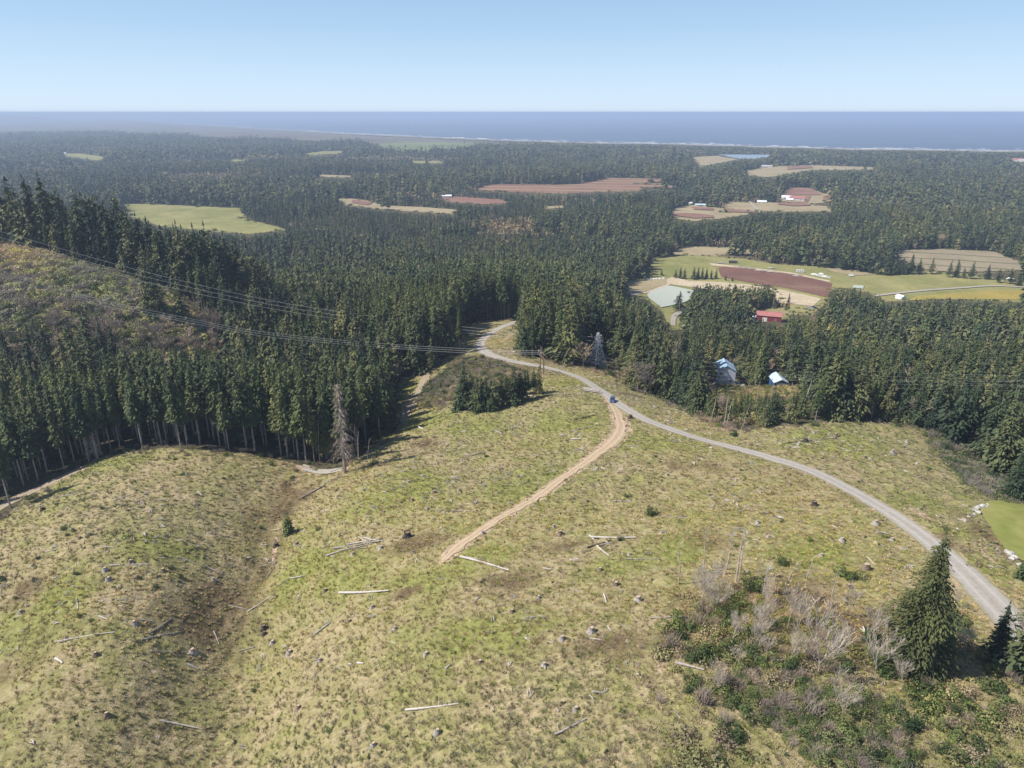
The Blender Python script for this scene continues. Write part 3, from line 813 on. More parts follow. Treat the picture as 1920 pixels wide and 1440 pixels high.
def bare_tree(seed, Ht=11.0, spread=0.55, levels=4, kids=(5, 5, 4, 3), up=0.35, tr=0.2, twig=0.03):
    g = random.Random(seed); m = MB()
    def grow(p, d, L, r, lv):
        n = 3 if lv == 0 else 2
        P = [p]; R = [r]; q = p; dd = d
        for i in range(n):
            dd = dd + np.array([g.gauss(0, .13), g.gauss(0, .13), g.gauss(0, .08) + (up * 0.15 if lv else 0)]); dd /= np.linalg.norm(dd)
            q = q + dd * L / n; P.append(q); R.append(max(twig, r * (1 - 0.55 * (i + 1) / n)))
        m.tube(P, R, 5 if lv == 0 else 3, False)
        if lv >= levels: return
        for k in range(kids[min(lv, 3)]):
            s = g.uniform(0.35, 1.0); i = min(int(s * n), n - 1); f = s * n - i
            b = P[i] * (1 - f) + P[i + 1] * f
            a = g.random() * 6.283; e = np.array([math.cos(a), math.sin(a), up + g.uniform(-.2, .5)])
            e = dd * (1 - spread) + e * spread * 1.3; e /= np.linalg.norm(e)
            grow(b, e, L * g.uniform(0.5, 0.72), max(twig, R[i] * 0.6), lv + 1)
    grow(np.array([0, 0, -0.5]), np.array([0, 0, 1.0]), Ht * 0.5, tr, 0)
    return np.concatenate(m.V), m.F

def snag(seed, Ht=24.0, nb=150, R=3.4, droop=0.9, r0=0.35, cb=0.15, forks=True, top_r=0.05):
    g = random.Random(seed); m = MB()
    m.tube([(0, 0, -1), (0.1, 0, Ht * .3), (0, .15, Ht * .65), (0.2, 0, Ht)], [r0, r0 * .8, r0 * .5, top_r], 6, False)
    for i in range(nb):
        t = g.random() ** 0.8; h = Ht * (cb + (1 - cb) * t * 0.98); a = g.random() * 6.283; L = R * (1.05 - t * 0.75) * g.uniform(.4, 1.1)
        p = np.array([0, 0, h]); c, s = math.cos(a), math.sin(a)
        q = p + np.array([c * L * .55, s * L * .55, -0.05 * L]); e = p + np.array([c * L, s * L, -droop * L * g.uniform(.3, 1)])
        m.tube([p, q, e], [.09, .06, .03], 3, False)
        if forks:
            for k in range(3):
                b = p + (e - p) * g.uniform(.4, .9) + np.array([0, 0, .1 * L]); a2 = a + g.gauss(0, .9)
                m.tube([b, b + np.array([math.cos(a2) * L * .3, math.sin(a2) * L * .3, -droop * L * .4])], [.045, .02], 3, False)
    return m

def clump(seed, n=160, leaf=0.16, flat=0.75, lobes=5, stemmed=False, fill=0.45):
    """unit-radius leafy mound sitting on z=0"""
    g = np.random.default_rng(seed)
    c = g.normal(0, 0.42, (lobes, 3)); c[:, 2] = np.abs(c[:, 2]) * 0.5 + 0.25; r = 0.35 + 0.3 * g.random(lobes)
    k = g.integers(0, lobes, n); d = g.normal(0, 1, (n, 3)); d /= np.linalg.norm(d, axis=1)[:, None]
    P = c[k] + d * (r[k] * (fill + (1 - fill) * g.random(n) ** 0.4))[:, None]
    P[:, 2] = np.abs(P[:, 2]) * flat
    nrm = d + g.normal(0, 0.55, (n, 3)); nrm[:, 2] += 0.3; nrm /= np.linalg.norm(nrm, axis=1)[:, None]
    a = np.cross(nrm, g.normal(0, 1, (n, 3))); a /= np.linalg.norm(a, axis=1)[:, None]; b = np.cross(nrm, a)
    s = (leaf * (0.6 + 0.8 * g.random(n)))[:, None]
    V = np.stack([P - a * s, P + b * s * 0.55, P + a * s, P - b * s * 0.55], 1).reshape(-1, 3)
    return V, np.arange(n * 4).reshape(-1, 4)

def tuft(seed, n=16, h=0.5, w=0.07, spread=0.45):
    g = np.random.default_rng(seed)
    a = g.random(n) * 6.283; r = g.random(n) * spread * 0.5; L = h * (0.5 + 0.8 * g.random(n)); o = g.random(n) * spread
    p = np.stack([np.cos(a) * r, np.sin(a) * r, 0 * a - 0.05], -1); e = np.stack([np.cos(a) * (r + o), np.sin(a) * (r + o), L], -1)
    q = np.stack([-np.sin(a) * w, np.cos(a) * w, 0 * a], -1)
    V = np.stack([p - q, p + q, e], 1).reshape(-1, 3)
    return V, np.arange(n * 3).reshape(-1, 3)

# kinds of conifer: list of (crown mesh, trunk mesh, joined mesh, nominal height)
def make_kind(name, n, needles, bark, seed0, **kw):
    out = []
    for i in range(n):
        k = dict(kw); g = random.Random(seed0 + i)
        k['R'] = kw['R'] * g.uniform(0.85, 1.15)
        if kw.get('leanv'): k['lean'] = g.uniform(-kw['leanv'], kw['leanv'])
        k.pop('leanv', None)
        cv, cf, tv, tf = conifer(seed0 + i, **k)
        c = new_mesh(name + '_crown', cv, cf, [needles]); t = new_mesh(name + '_trunk', tv, tf, [bark])
        j = new_mesh(name, np.concatenate([cv, tv]), cf + [tuple(q + len(cv) for q in f) for f in tf], [needles, bark], [0] * len(cf) + [1] * len(tf))
        out.append((c, t, j, k['Ht']))
    return out
K = {}
K['spruce'] = make_kind('spruce', 6, M['needles'], M['bark'], 100, Ht=24.0, R=4.4, cb=0.07, nb=430, ns=7, L0=0.92, irr=0.5, gaps=0.2, wf=.25)
K['slim'] = make_kind('slim_conifer', 6, M['needles_young'], M['bark_pale'], 200, Ht=26.0, R=2.8, cb=0.36, nb=310, ns=6, L0=0.8, wf=.25, irr=0.35, bare=16, tr=0.21, leanv=0.015, gaps=0.12)
K['ragged'] = make_kind('ragged_conifer', 5, M['needles'], M['bark_pale'], 300, Ht=20.0, R=4.0, cb=0.16, nb=270, ns=7, L0=0.92, wf=.25, irr=0.75, tiers=10, bare=8, gaps=0.3, leanv=0.05)
K['young'] = make_kind('young_conifer', 4, M['needles_young'], M['bark'], 400, Ht=9.0, R=2.4, cb=0.02, nb=190, ns=5, L0=0.7, irr=0.25, tr=0.12)
K['mid'] = make_kind('wood_conifer', 6, M['needles'], M['bark'], 500, Ht=23.0, R=4.2, cb=0.10, nb=80, ns=4, L0=2.2, irr=0.4, gaps=0.12, tubek=3)
K['midslim'] = make_kind('wood_slim_conifer', 4, M['needles_young'], M['bark'], 600, Ht=23.0, R=3.2, cb=0.25, nb=70, ns=4, L0=1.9, irr=0.35, tubek=3)
K['midragged'] = make_kind('wood_ragged_conifer', 4, M['needles'], M['bark'], 650, Ht=23.0, R=4.8, cb=0.2, nb=62, ns=4, L0=2.2, irr=0.9, gaps=0.35, tiers=8, tubek=3, leanv=0.04)
K['far'] = make_kind('far_conifer', 5, M['needles'], M['bark'], 700, Ht=22.0, R=5.0, cb=0.08, nb=26, ns=3, L0=4.2, irr=0.3, tiers=7, tubek=3)
K['veryfar'] = make_kind('distant_conifer', 4, M['needles'], M['bark'], 800, Ht=22.0, R=7.5, cb=0.02, nb=12, ns=2, L0=8.5, irr=0.3, tiers=4, tubek=3)

BT = []
for i in range(5):
    v, f = bare_tree(40 + i, Ht=12.0, levels=4, kids=(6, 5, 4, 3), spread=0.5, twig=0.035)
    BT.append(new_mesh('bare_tree', v, f, [M['twigs']]))
BTP = []
for i in range(3):
    v, f = bare_tree(60 + i, Ht=9.0, levels=4, kids=(6, 5, 4, 3), spread=0.42, up=0.6, twig=0.016, tr=0.10)
    BTP.append(new_mesh('pale_bare_tree', v, f, [M['twigs_pale']]))
def cl(name, mat, seed, **k):
    v, f = clump(seed, **k); return new_mesh(name, v, f, [mat])
M['hill_leaf'] = foliage('hill_leaf', [(0, (0.36, 0.35, 0.11)), (0.5, (0.50, 0.47, 0.17)), (1, (0.60, 0.52, 0.25))])
M['hill_twig'] = foliage('hill_twig', [(0, (0.34, 0.25, 0.19)), (0.5, (0.44, 0.34, 0.27)), (1, (0.52, 0.42, 0.33))])
SH = {
 'hill': [cl('hill_shrub', M['hill_leaf'], 51 + i, n=420, leaf=0.09) for i in range(3)],
 'hillbrown': [cl('hill_brown_shrub', M['hill_twig'], 54 + i, n=420, leaf=0.08) for i in range(3)],
 'yellow': [cl('yellow_shrub', M['leaf_yellow'], 1 + i, n=420, leaf=0.09) for i in range(3)],
 'brown': [cl('brown_shrub', M['leaf_brown'], 11 + i, n=420, leaf=0.08) for i in range(3)],
 'green': [cl('green_shrub', M['leaf_green'], 21 + i, n=700, leaf=0.085, fill=.55) for i in range(3)],
 'dark': [cl('dark_shrub', M['leaf_dark'], 31 + i, n=800, leaf=0.08, lobes=7, fill=.6, flat=1.0) for i in range(3)],
 'twiggy': [],
}
for i in range(3):
    m = MB(); g = random.Random(90 + i)
    for k in range(90):
        a = g.random() * 6.283; e = g.uniform(.1, 1.0); L = g.uniform(.5, 1.1); p = np.array([g.gauss(0, .18), g.gauss(0, .18), 0])
        d = np.array([math.cos(a) * e, math.sin(a) * e, 1.0]); d /= np.linalg.norm(d)
        q = p + d * L * .6; m.tube([p, q, q + (d + np.array([g.gauss(0, .3), g.gauss(0, .3), 0])) * L * .4], [.02, .013, .006], 3, False)
    SH['twiggy'].append(m.mesh('twiggy_shrub', M['twigs']))

# ------------------------------------------------------------------ scattering stuff
def scatter(name, label, cat, P, rot, scl, idx, sources, tilt=None):
    """one object of uncountable things, instanced by a geometry node tree"""
    src = bpy.data.collections.new(name + '_sources')
    for i, me in enumerate(sources):
        o = bpy.data.objects.new('%s_source_%02d' % (name, i), me); src.objects.link(o)
    me = bpy.data.meshes.new(name)
    me.vertices.add(len(P)); me.vertices.foreach_set('co', np.asarray(P, np.float32).ravel())
    R = np.zeros((len(P), 3), np.float32); R[:, 2] = rot
    if tilt is not None: R[:, :2] = tilt
    S = np.asarray(scl, np.float32)
    if S.ndim == 1: S = np.stack([S] * 3, -1)
    a = me.attributes.new('turn', 'FLOAT_VECTOR', 'POINT'); a.data.foreach_set('vector', R.ravel())
    a = me.attributes.new('size', 'FLOAT_VECTOR', 'POINT'); a.data.foreach_set('vector', S.ravel())
    a = me.attributes.new('pick', 'INT', 'POINT'); a.data.foreach_set('value', np.asarray(idx, np.int32))
    me.update()
    o = link(name, me); tag(o, label, cat, None, 'stuff')
    g = bpy.data.node_groups.new(name, 'GeometryNodeTree')
    g.interface.new_socket('Geometry', in_out='INPUT', socket_type='NodeSocketGeometry')
    g.interface.new_socket('Geometry', in_out='OUTPUT', socket_type='NodeSocketGeometry')
    gi = g.nodes.new('NodeGroupInput'); go = g.nodes.new('NodeGroupOutput')
    ci = g.nodes.new('GeometryNodeCollectionInfo'); ci.inputs['Collection'].default_value = src
    ci.inputs['Separate Children'].default_value = True; ci.inputs['Reset Children'].default_value = True
    ip = g.nodes.new('GeometryNodeInstanceOnPoints'); ip.inputs['Pick Instance'].default_value = True
    def na(nm, t):
        k = g.nodes.new('GeometryNodeInputNamedAttribute'); k.data_type = t; k.inputs['Name'].default_value = nm; return k.outputs['Attribute']
    er = g.nodes.new('FunctionNodeEulerToRotation')
    g.links.new(gi.outputs[0], ip.inputs['Points']); g.links.new(ci.outputs[0], ip.inputs['Instance'])
    g.links.new(na('pick', 'INT'), ip.inputs['Instance Index'])
    g.links.new(na('turn', 'FLOAT_VECTOR'), er.inputs[0]); g.links.new(er.outputs[0], ip.inputs['Rotation'])
    g.links.new(na('size', 'FLOAT_VECTOR'), ip.inputs['Scale']); g.links.new(ip.outputs[0], go.inputs[0])
    md = o.modifiers.new('scatter', 'NODES'); md.node_group = g
    return o

def pixpoly(poly, n=4): return plan(poly, n)
Z_PLANT = pixpoly([(-80,1020),(-80,815),(100,800),(300,790),(560,790),(640,800),(745,800),(745,845),(650,892),(600,892),(560,875),(420,847),(290,843),(200,855),(110,895)])
Z_TALL = pixpoly([(640,650),(760,570),(900,545),(1100,545),(1150,590),(985,602),(930,600),(880,606),(850,640),(800,700),(750,700)])
Z_RAV = pixpoly([(-60,625),(130,655),(250,668),(430,662),(560,700),(690,700),(560,775),(-60,790)])
Z_RIGHT = pixpoly([(1165,700),(1150,640),(1250,630),(1400,615),(1600,600),(1960,600),(2000,900),(1925,925),(1850,880),(1800,838),(1730,804),(1650,793),(1550,790),(1460,797),(1395,806),(1330,790),(1240,748),(1185,728)])
def polar_poly(L): return np.array([((p - 960) / FPX * t, t) for p, t in L])
Z_BIG = polar_poly([(-200,385),(0,378),(120,360),(240,350),(350,340),(440,340),(500,400),(430,450),(200,480),(-200,480)])

def forest_points():
    out = []
    for r0, r1, sp in ((150, 420, 4.7), (420, 700, 5.8), (700, 1300, 7.5), (1300, 2400, 10.5), (2400, 6500, 17.0)):
        m = r1 * 0.78
        gx = np.arange(-m, m, sp); gy = np.arange(0, r1, sp)
        X, Y = np.meshgrid(gx, gy); X = X.ravel(); Y = Y.ravel()
        X = X + RNG.uniform(-.46, .46, X.shape) * sp; Y = Y + RNG.uniform(-.46, .46, X.shape) * sp
        r = np.hypot(X, Y); az = np.abs(np.arctan2(X, Y))
        k = (r >= r0) & (r < r1) & (az < math.radians(38.5) + 12 / r)
        out.append(np.stack([X[k], Y[k], np.full(k.sum(), sp)], -1))
    return np.concatenate(out)
FP = forest_points()
x, y, sp = FP.T
r = np.hypot(x, y)
keep = ~inside(x, y, OPEN_PL) & (~inside(x, y, BRUSH_PL) | ((y < 312) & (RNG.random(len(x)) < 0.16))) & ~inside(x, y, LAWN_PL)
for k, p in CLEAR_PL.items(): keep &= ~inside(x, y, p)
keep &= ~inside(x, y, MARSH_PL) | (fbm(x, y * 0.55, 900, 3, 77) > 0.62)
keep &= r < shore_r(x, y) * 0.957
for k in ('main', 'left_track', 'shadow_track', 'farm', 'right_farm', 'ravine_track'):
    P, W = ROADS[k]; keep &= seg_dist(x, y, P, W / 2 + 2.0) > 1
# natural gaps and long thin openings on the plain
keep &= ~((fbm(x * .45 + y * .1, y * 1.6, 210, 3, 155) > .60) & (r > 1150) & (r < 3600))
keep &= (fbm(x, y, 120, 3, 55) > -0.72) | (r > 2500) | inside(x, y, Z_PLANT)
FP = FP[keep]; x, y, sp = FP.T; r = np.hypot(x, y); z = H(x, y)
# heights
ht = RNG.normal(22, 4.6, len(x)) + 4.5 * fbm(x, y, 220, 3, 61) + 3 * fbm(x, y, 900, 2, 62)
kind = np.where(RNG.random(len(x)) < 0.22, 2, 0)           # 0 spruce 1 slim 2 ragged 3 bare 4 shrub/young
zp = inside(x, y, Z_PLANT); zt = inside(x, y, Z_TALL); zv = inside(x, y, Z_RAV); zr = inside(x, y, Z_RIGHT); zb = inside(x, y, Z_BIG)
u = RNG.random(len(x))
ht = np.where(zp, RNG.normal(24.5, 1.8, len(x)), ht); kind = np.where(zp, np.where(u < 0.94, 1, 0), kind)
ht = np.where(zt, RNG.normal(27, 2.5, len(x)), ht); kind = np.where(zt, np.where(u < 0.8, 1, 0), kind)
ht = np.where(zv, RNG.normal(21, 5, len(x)), ht); kind = np.where(zv, np.choose((u < .34) * 1 + (u < .22) * 1, [np.where(u > .85, 2, 0), 4, 3]), kind)
ht = np.where(zr, RNG.normal(17, 4.5, len(x)), ht); kind = np.where(zr, np.where(u < .09, 3, np.where(u < .48, 2, np.where(u < .6, 1, np.where(u < .70, 4, 0)))), kind)
ht = np.where(zb, RNG.normal(36, 4.5, len(x)), ht); kind = np.where(zb, 0, kind)
lm = (~zp & ~zt & ~zv & ~zr & ~zb)
kind = np.where(lm & (u < 0.022 + 0.10 * (fbm(x, y, 150, 2, 91) > 0.55)), 3, kind)
kind = np.where(lm & (u > 0.6) & (r < 1300), 1, kind)
_st = fbm(x, y, 340, 3, 301); ht = np.where(lm & (r > 700) & (_st > .22), ht * .58, ht); ht = np.where(lm & (r > 700) & (_st < -.3), ht * 1.18, ht)
ht = np.clip(ht, 7, 46)
ht = np.where(kind == 3, ht * 0.55, ht); ht = np.where(kind == 4, ht * 0.38, ht)
cap = CAMZ * (1 - r / (0.968 * shore_r(x, y))) - z
ht = np.where(r > 1500, np.minimum(ht, cap * RNG.uniform(.8, 1.0, len(x))), ht)
VISBR = np.array([(-60,440),(0,455),(60,466),(120,492),(210,538),(290,580),(370,622),(440,648),(405,666),(310,652),(230,622),(160,592),(90,594),(40,610),(-60,615)], float)
# things that must stay in view: nearer trees stand aside
BLOCK = [([(1326,676),(1388,676),(1392,700),(1418,708),(1412,734),(1372,734),(1330,722)], float(hit(np.array([1356.]), np.array([716.]))[0, 1]) + 3), ([(1422,694),(1470,690),(1512,700),(1510,728),(1470,740),(1426,732)], float(hit(np.array([1458.]), np.array([722.]))[0, 1]) + 3),
         ([(1408,572),(1472,572),(1478,590),(1476,604),(1412,604)], 585), ([(1090,620),(1148,616),(1152,695),(1090,695)], 330), ([(1246,588),(1270,584),(1282,600),(1278,622),(1250,622)], 620),
         ([(1436,590),(1458,590),(1458,606),(1436,606)], 620), ([(1480,576),(1530,572),(1536,584),(1484,590)], 640)]
# keep the views over clearings open
k = (ht > 2.5) & (RNG.random(len(x)) < np.where(zb & (RNG.random(len(x)) < 0.2), 0.0, 1.0))
_keepbr = RNG.random(len(x)) < 0.96
def in_the_way(ix):
    out = np.zeros(len(ix), bool); X_, Y_, Z_, R_, Hh = x[ix], y[ix], z[ix], r[ix], ht[ix]
    for f, sd in ((0.88, 0), (0.75, 0), (0.55, 0), (0.6, -1), (0.6, 1), (0.85, 0.6), (0.85, -0.6), (0.3, 0)):
        w_ = sd * np.where(R_ > 2400, 7.0, np.where(R_ > 1300, 4.5, 2.5))
        tx, ty, fz = project(np.stack([X_ + w_, Y_, Z_ + Hh * f], -1))
        for bp, bt in BLOCK: out |= inside(tx, ty, np.array(bp)) & (Y_ < bt)
        nr = R_ < 1150; G = np.zeros((len(ix), 2))
        if nr.any(): G[nr] = hit(tx[nr], ty[nr])[:, :2]
        G[~nr] = plane_hit(tx[~nr], ty[~nr])
        bad = np.zeros(len(ix), bool)
        for kk, p in CLEAR_PL.items(): bad |= inside(G[:, 0], G[:, 1], p)
        bad |= inside(G[:, 0], G[:, 1], OPEN_PL) & (R_ > 100)
        bad |= inside(G[:, 0], G[:, 1], LAWN_PL)
        bad |= inside(tx, ty, VISBR) & (Y_ < 345) & _keepbr[ix]
        out |= bad & (ty > 212)
    return out
_ix = np.arange(len(x))
for _pass in range(4):
    _ix = _ix[in_the_way(_ix)]
    if _pass < 3: ht[_ix] *= 0.68
k[_ix] = False; k &= ht > 2.5
x, y, z, ht, kind, r, sp = [q[k] for q in (x, y, z, ht, kind, r, sp)]
zp, zt, zv, zr, zb = [q[k] for q in (zp, zt, zv, zr, zb)]
print('forest candidates', len(x))

# landmarks used to tell look-alikes apart
LMK = [('the blue car parked where the dirt track meets the road', 1148, 750), ('the grey lattice power tower', 1118, 690), ('the twin wooden power poles', 1015, 700),
       ('the two-storey house with blue roof', 1355, 716), ('the low blue-roofed shed', 1465, 722), ('the red metal barn', 1440, 596), ('the green farm pond', 1250, 555),
       ('the ragged end of the dirt track', 838, 1050), ('the tall dead conifer at the gully head', 645, 884), ('the hairpin of the gravel road', 900, 646),
       ('the short forest track', 775, 750), ('the wooded clump below the hairpin', 930, 760), ('the brown gully', 470, 1080), ('the crest of the mown knoll', 340, 845),
       ('the shaded track in the corner of the clearcut', 20, 945), ('the long white log on the slope', 690, 1110), ('the big tangle of grey logs', 665, 1025),
       ('the charred black stump', 764, 1001), ('the big conifer beside the road', 1710, 1240), ('the round green bush with long shadow', 1593, 1068),
       ('the crossed pale logs', 1150, 1012), ('the lawn edge boulders', 1830, 955), ('the grassy knoll beyond the road', 1600, 810), ('the road fork near the lawn', 1850, 1110),
       ('the brushy hillside', 160, 560), ('the top of the brushy hillside', 20, 462), ('the foot of the brushy hillside', 300, 665), ('the leafless thicket', 1400, 1150),
       ('the middle of the dark plantation', 420, 830), ('the gap in the plantation', 560, 872), ('the bend of the dirt track', 1160, 805), ('the upper end of the gravel road', 985, 602),
       ('the red cranberry field', 1450, 530), ('the pale blue pasture pond', 1610, 540), ('the log stack by the road', 1110, 733), ('the orange road cutting', 1650, 920),
       ('the steep wooded slope above the road', 1250, 745), ('the knoll edge thicket', 1850, 890), ('the dark ravine below the brush', 200, 740), ('the hill brush border', 330, 600),
       ('the wood behind the blue-roofed buildings', 1600, 690), ('the wood above the lawn', 1900, 800), ('the far end of the tall plantation', 1080, 570), ('the ravine mouth', 640, 720),
       ('the lower slope of the clearcut', 900, 1200), ('the lower corner of the brown slope', 120, 1220), ('the middle of the open slope', 1000, 1000), ('the slope above the round bushes', 1400, 960)]
_q = np.array([(a, b) for _, a, b in LMK], float)
LMP = hit(_q[:, 0], _q[:, 1])[:, :2]
_U = ['', 'first', 'second', 'third', 'fourth', 'fifth', 'sixth', 'seventh', 'eighth', 'ninth', 'tenth', 'eleventh', 'twelfth', 'thirteenth', 'fourteenth', 'fifteenth', 'sixteenth', 'seventeenth', 'eighteenth', 'nineteenth']
_T = {2: 'twent', 3: 'thirt', 4: 'fort', 5: 'fift', 6: 'sixt', 7: 'sevent', 8: 'eight', 9: 'ninet'}
def ordinal(n):
    if n == 1: return 'closest'
    if n < 20: return _U[n] + ' closest'
    t, u = divmod(n, 10)
    return (_T[t] + 'ieth' if u == 0 else _T[t] + 'y-' + _U[u]) + ' closest'
def rank_labels(pos, looks):
    """a label of its own for every item: its look and how near it stands to a landmark among those that look like it"""
    pos = np.asarray(pos, float)[:, :2]; looks = np.array(looks)
    D = np.hypot(pos[:, None, 0] - LMP[None, :, 0], pos[:, None, 1] - LMP[None, :, 1])
    R = np.zeros(D.shape, int)
    for l in set(looks.tolist()):
        ix = np.nonzero(looks == l)[0]
        R[ix] = D[ix].argsort(0).argsort(0)
    cost = R + D / D.max() * 0.9
    out = []
    for i in range(len(pos)):
        j = int(cost[i].argmin()); out.append('%s, %s to %s' % (looks[i], ordinal(int(R[i, j]) + 1), LMK[j][0]))
    return out

KN = {0: 'spruce', 1: 'slim', 2: 'ragged'}
def place_conifer(kindname, vi, loc, h, rz, label, group='conifers standing around the clearcut', name='conifer_tree', sxy=1.0):
    c, t, j, H0 = K[kindname][vi % len(K[kindname])]
    s = h / H0
    e = empty(name, label, 'tree', loc, (0, 0, rz), (s * sxy, s * sxy, s), group)
    link('trunk', t, e); link('crown', c, e)
    return e

# hand-placed conifers: base px, base py, height px, kind, look, width factor
HAND = [(1712,1243,255,'spruce','big dark foreground conifer',1.0),(1862,1238,112,'spruce','small leaning conifer',1.0),(1925,1262,240,'spruce','conifer cut by the frame',1.0),
 (871,765,82,'spruce','full clump conifer',1.25),(893,770,62,'ragged','short clump conifer',1.4),(912,768,60,'spruce','squat clump conifer',1.4),(930,765,56,'ragged','bushy clump conifer',1.5),(948,760,60,'spruce','mid clump conifer',1.35),
 (962,757,72,'spruce','tall clump conifer',1.2),(975,752,62,'ragged','ragged clump conifer',1.4),(988,750,58,'slim','bare-stemmed clump conifer',1.2),(1000,746,58,'slim','slender clump conifer',1.25),(1010,738,58,'spruce','end clump conifer',.9),
 (905,755,54,'ragged','inner clump conifer',1.5),(921,758,50,'spruce','inner clump conifer',1.4),(938,762,48,'slim','inner clump conifer',1.4),(860,768,44,'young','low clump conifer',1.2),(900,772,38,'young','low clump conifer',1.3),(922,771,36,'young','low clump conifer',1.3),(940,748,48,'ragged','back clump conifer',1.1),(985,738,46,'ragged','upper clump conifer',1.1),(882,752,58,'spruce','hidden clump conifer',1.4),
 (862,662,90,'slim','lone tall narrow conifer',.75),(984,668,72,'ragged','bushy roadside conifer',1.0),(998,672,74,'slim','roadside conifer',1.0),(1016,672,86,'slim','tallest roadside conifer',1.05),(973,662,60,'ragged','small roadside conifer',.9),
 (1005,660,70,'slim','second-row roadside conifer',1.1),(1030,668,60,'slim','roadside conifer',1.0),
 (560,862,130,'slim','pale lone edge conifer',1.15),(590,868,110,'slim','edge conifer with pale trunk',1.0),(612,862,100,'ragged','ragged edge conifer',1.0),
 (775,683,40,'young','small dark conifer',1.0),(768,700,36,'young','young conifer',1.0),(1895,935,95,'spruce','dark spreading conifer',1.1),(1925,915,120,'spruce','dark border conifer',1.2),
 (1810,830,30,'young','bright young conifer',1.3),(1780,815,40,'young','bright green young conifer',1.4),(1916,1085,50,'young','bluish young conifer',1.0),
 (1271,583,38,'ragged','round pond-side conifer',1.5),(1448,570,26,'ragged','slight yard conifer',.8),(1478,570,22,'ragged','lone yard conifer',.8),
 (1266,522,18,'ragged','meadow conifer',1.2),(1275,523,24,'spruce','meadow conifer',1.0),(1283,523,22,'spruce','meadow conifer',1.0),(1300,524,26,'spruce','meadow conifer',1.1),(1308,523,25,'spruce','meadow conifer',1.1),
 (1316,524,24,'spruce','meadow conifer',1.0),(1324,523,22,'spruce','meadow conifer',1.0),(1333,524,20,'spruce','meadow conifer',1.0),(1342,523,21,'spruce','meadow conifer',1.0),(1360,526,12,'ragged','meadow conifer',1.2),(1373,527,8,'young','meadow conifer',1.2),
 (1190,516,22,'spruce','meadow edge conifer',1.0),(1201,517,26,'spruce','meadow edge conifer',1.0),(1240,517,13,'ragged','meadow edge conifer',1.3),
 (1560,500,14,'ragged','field edge conifer',1.3),(1645,514,38,'spruce','field-side conifer',1.1),(1660,516,34,'spruce','field-side conifer',1.2),(1673,516,28,'ragged','field-side conifer',1.2),(1690,515,34,'spruce','field-side conifer',1.1),
 (1706,514,40,'spruce','field-side conifer',1.2),(1722,514,30,'ragged','field-side conifer',1.2),(1745,514,32,'ragged','field-side conifer',1.1),(1632,512,28,'ragged','field-side conifer',1.2),
 (1778,520,34,'ragged','open-grown conifer',1.0),(1792,520,36,'spruce','open-grown conifer',1.0),(1806,522,22,'ragged','open-grown conifer',1.2),(1820,523,34,'ragged','open-grown conifer',1.1),(1850,524,30,'spruce','open-grown conifer',1.1),
 (1870,530,26,'ragged','open-grown conifer',1.1),(1893,532,30,'ragged','open-grown conifer',1.2),(1910,536,26,'spruce','open-grown conifer',1.3),
 (541,1001,44,'young','small conifer in the gully',.8)]
hq = np.array([(h[0], h[1]) for h in HAND], float); HP = hit(hq[:, 0], hq[:, 1])
tv_, tl_ = [], []
hand_items = []
for (px, py, hp, kn, look, w), p in zip(HAND, HP):
    t = math.sqrt(p[0] ** 2 + p[1] ** 2 + (p[2] - CAMZ) ** 2)
    _, _, f = project(p)
    hh = hp * f / FPX / math.sqrt(max(0.2, 1 - ((CAMZ - p[2]) / t) ** 2))
    for _k in range(6):          # true height for the seen height
        a, b, _ = project(p + np.array([0, 0, hh])); hh *= hp / max(py - b, 1)
    hand_items.append((p, hh, kn, look, w))
rest_n = 300 - len(hand_items)
# choose the largest of the wood
px_, py_, f_ = project(np.stack([x, y, z + ht * 0.8], -1))
con = (kind <= 2); size = ht / f_
vis = con & (px_ > 0) & (px_ < 1920) & (py_ > 185) & (py_ < 1440)
# hidden by the trees in front? sample rows: count nearer trees that cover the upper crown
order = np.argsort(-np.where(vis, size, -1))[:1400]
shown = []
X2 = np.stack([px_, py_], -1)
tpx, tpy, _ = project(np.stack([x, y, z + ht], -1)); bpx, bpy_, _ = project(np.stack([x, y, z + ht * 0.3], -1))
for i in order:
    front = (r < r[i] - 2) & (np.abs(px_ - px_[i]) < 14) & (tpy < tpy[i] + (bpy_[i] - tpy[i]) * 0.18) & (bpy_ > tpy[i] + (bpy_[i] - tpy[i]) * 0.5) & con
    if front.sum() <= 1: shown.append(i)
    if len(shown) >= rest_n: break
sel = np.zeros(len(x), bool); sel[shown] = True
LOOK = {0: ['dark dense conifer', 'tall dark conifer'], 1: ['slim bare-stemmed conifer', 'tall slim bare-stemmed conifer'], 2: ['ragged spreading conifer', 'tall ragged conifer']}
pos = [it[0][:2] for it in hand_items] + [(x[i], y[i]) for i in shown]
looks = [it[3] for it in hand_items] + [LOOK[int(kind[i])][int(ht[i] > (26 if zb[i] or zp[i] or zt[i] else 21))] for i in shown]
labs = rank_labels(pos, looks)
TG = 'conifers standing around the clearcut'
for n, (p, hh, kn, look, w) in enumerate(hand_items):
    if n == 0:
        cv, cf, tv, tf = conifer(999, Ht=20.0, R=4.3, cb=0.03, nb=2500, ns=12, L0=0.42, irr=0.6, tiers=26, tr=0.3, gaps=0.3, wf=0.2)
        K['hero'] = [(new_mesh('hero_crown', cv, cf, [M['needles_deep']]), new_mesh('hero_trunk', tv, tf, [M['bark']]), None, 20.0)]
        kn = 'hero'
    place_conifer(kn, n * 5 + 1, p, hh, random.uniform(0, 6.28), labs[n], TG, sxy=w)
for m_, i in enumerate(shown):
    place_conifer(KN[int(kind[i])], int(RNG.integers(0, 6)), (x[i], y[i], z[i]), ht[i], random.uniform(0, 6.28), labs[len(hand_items) + m_], TG, sxy=random.uniform(.88, 1.15))

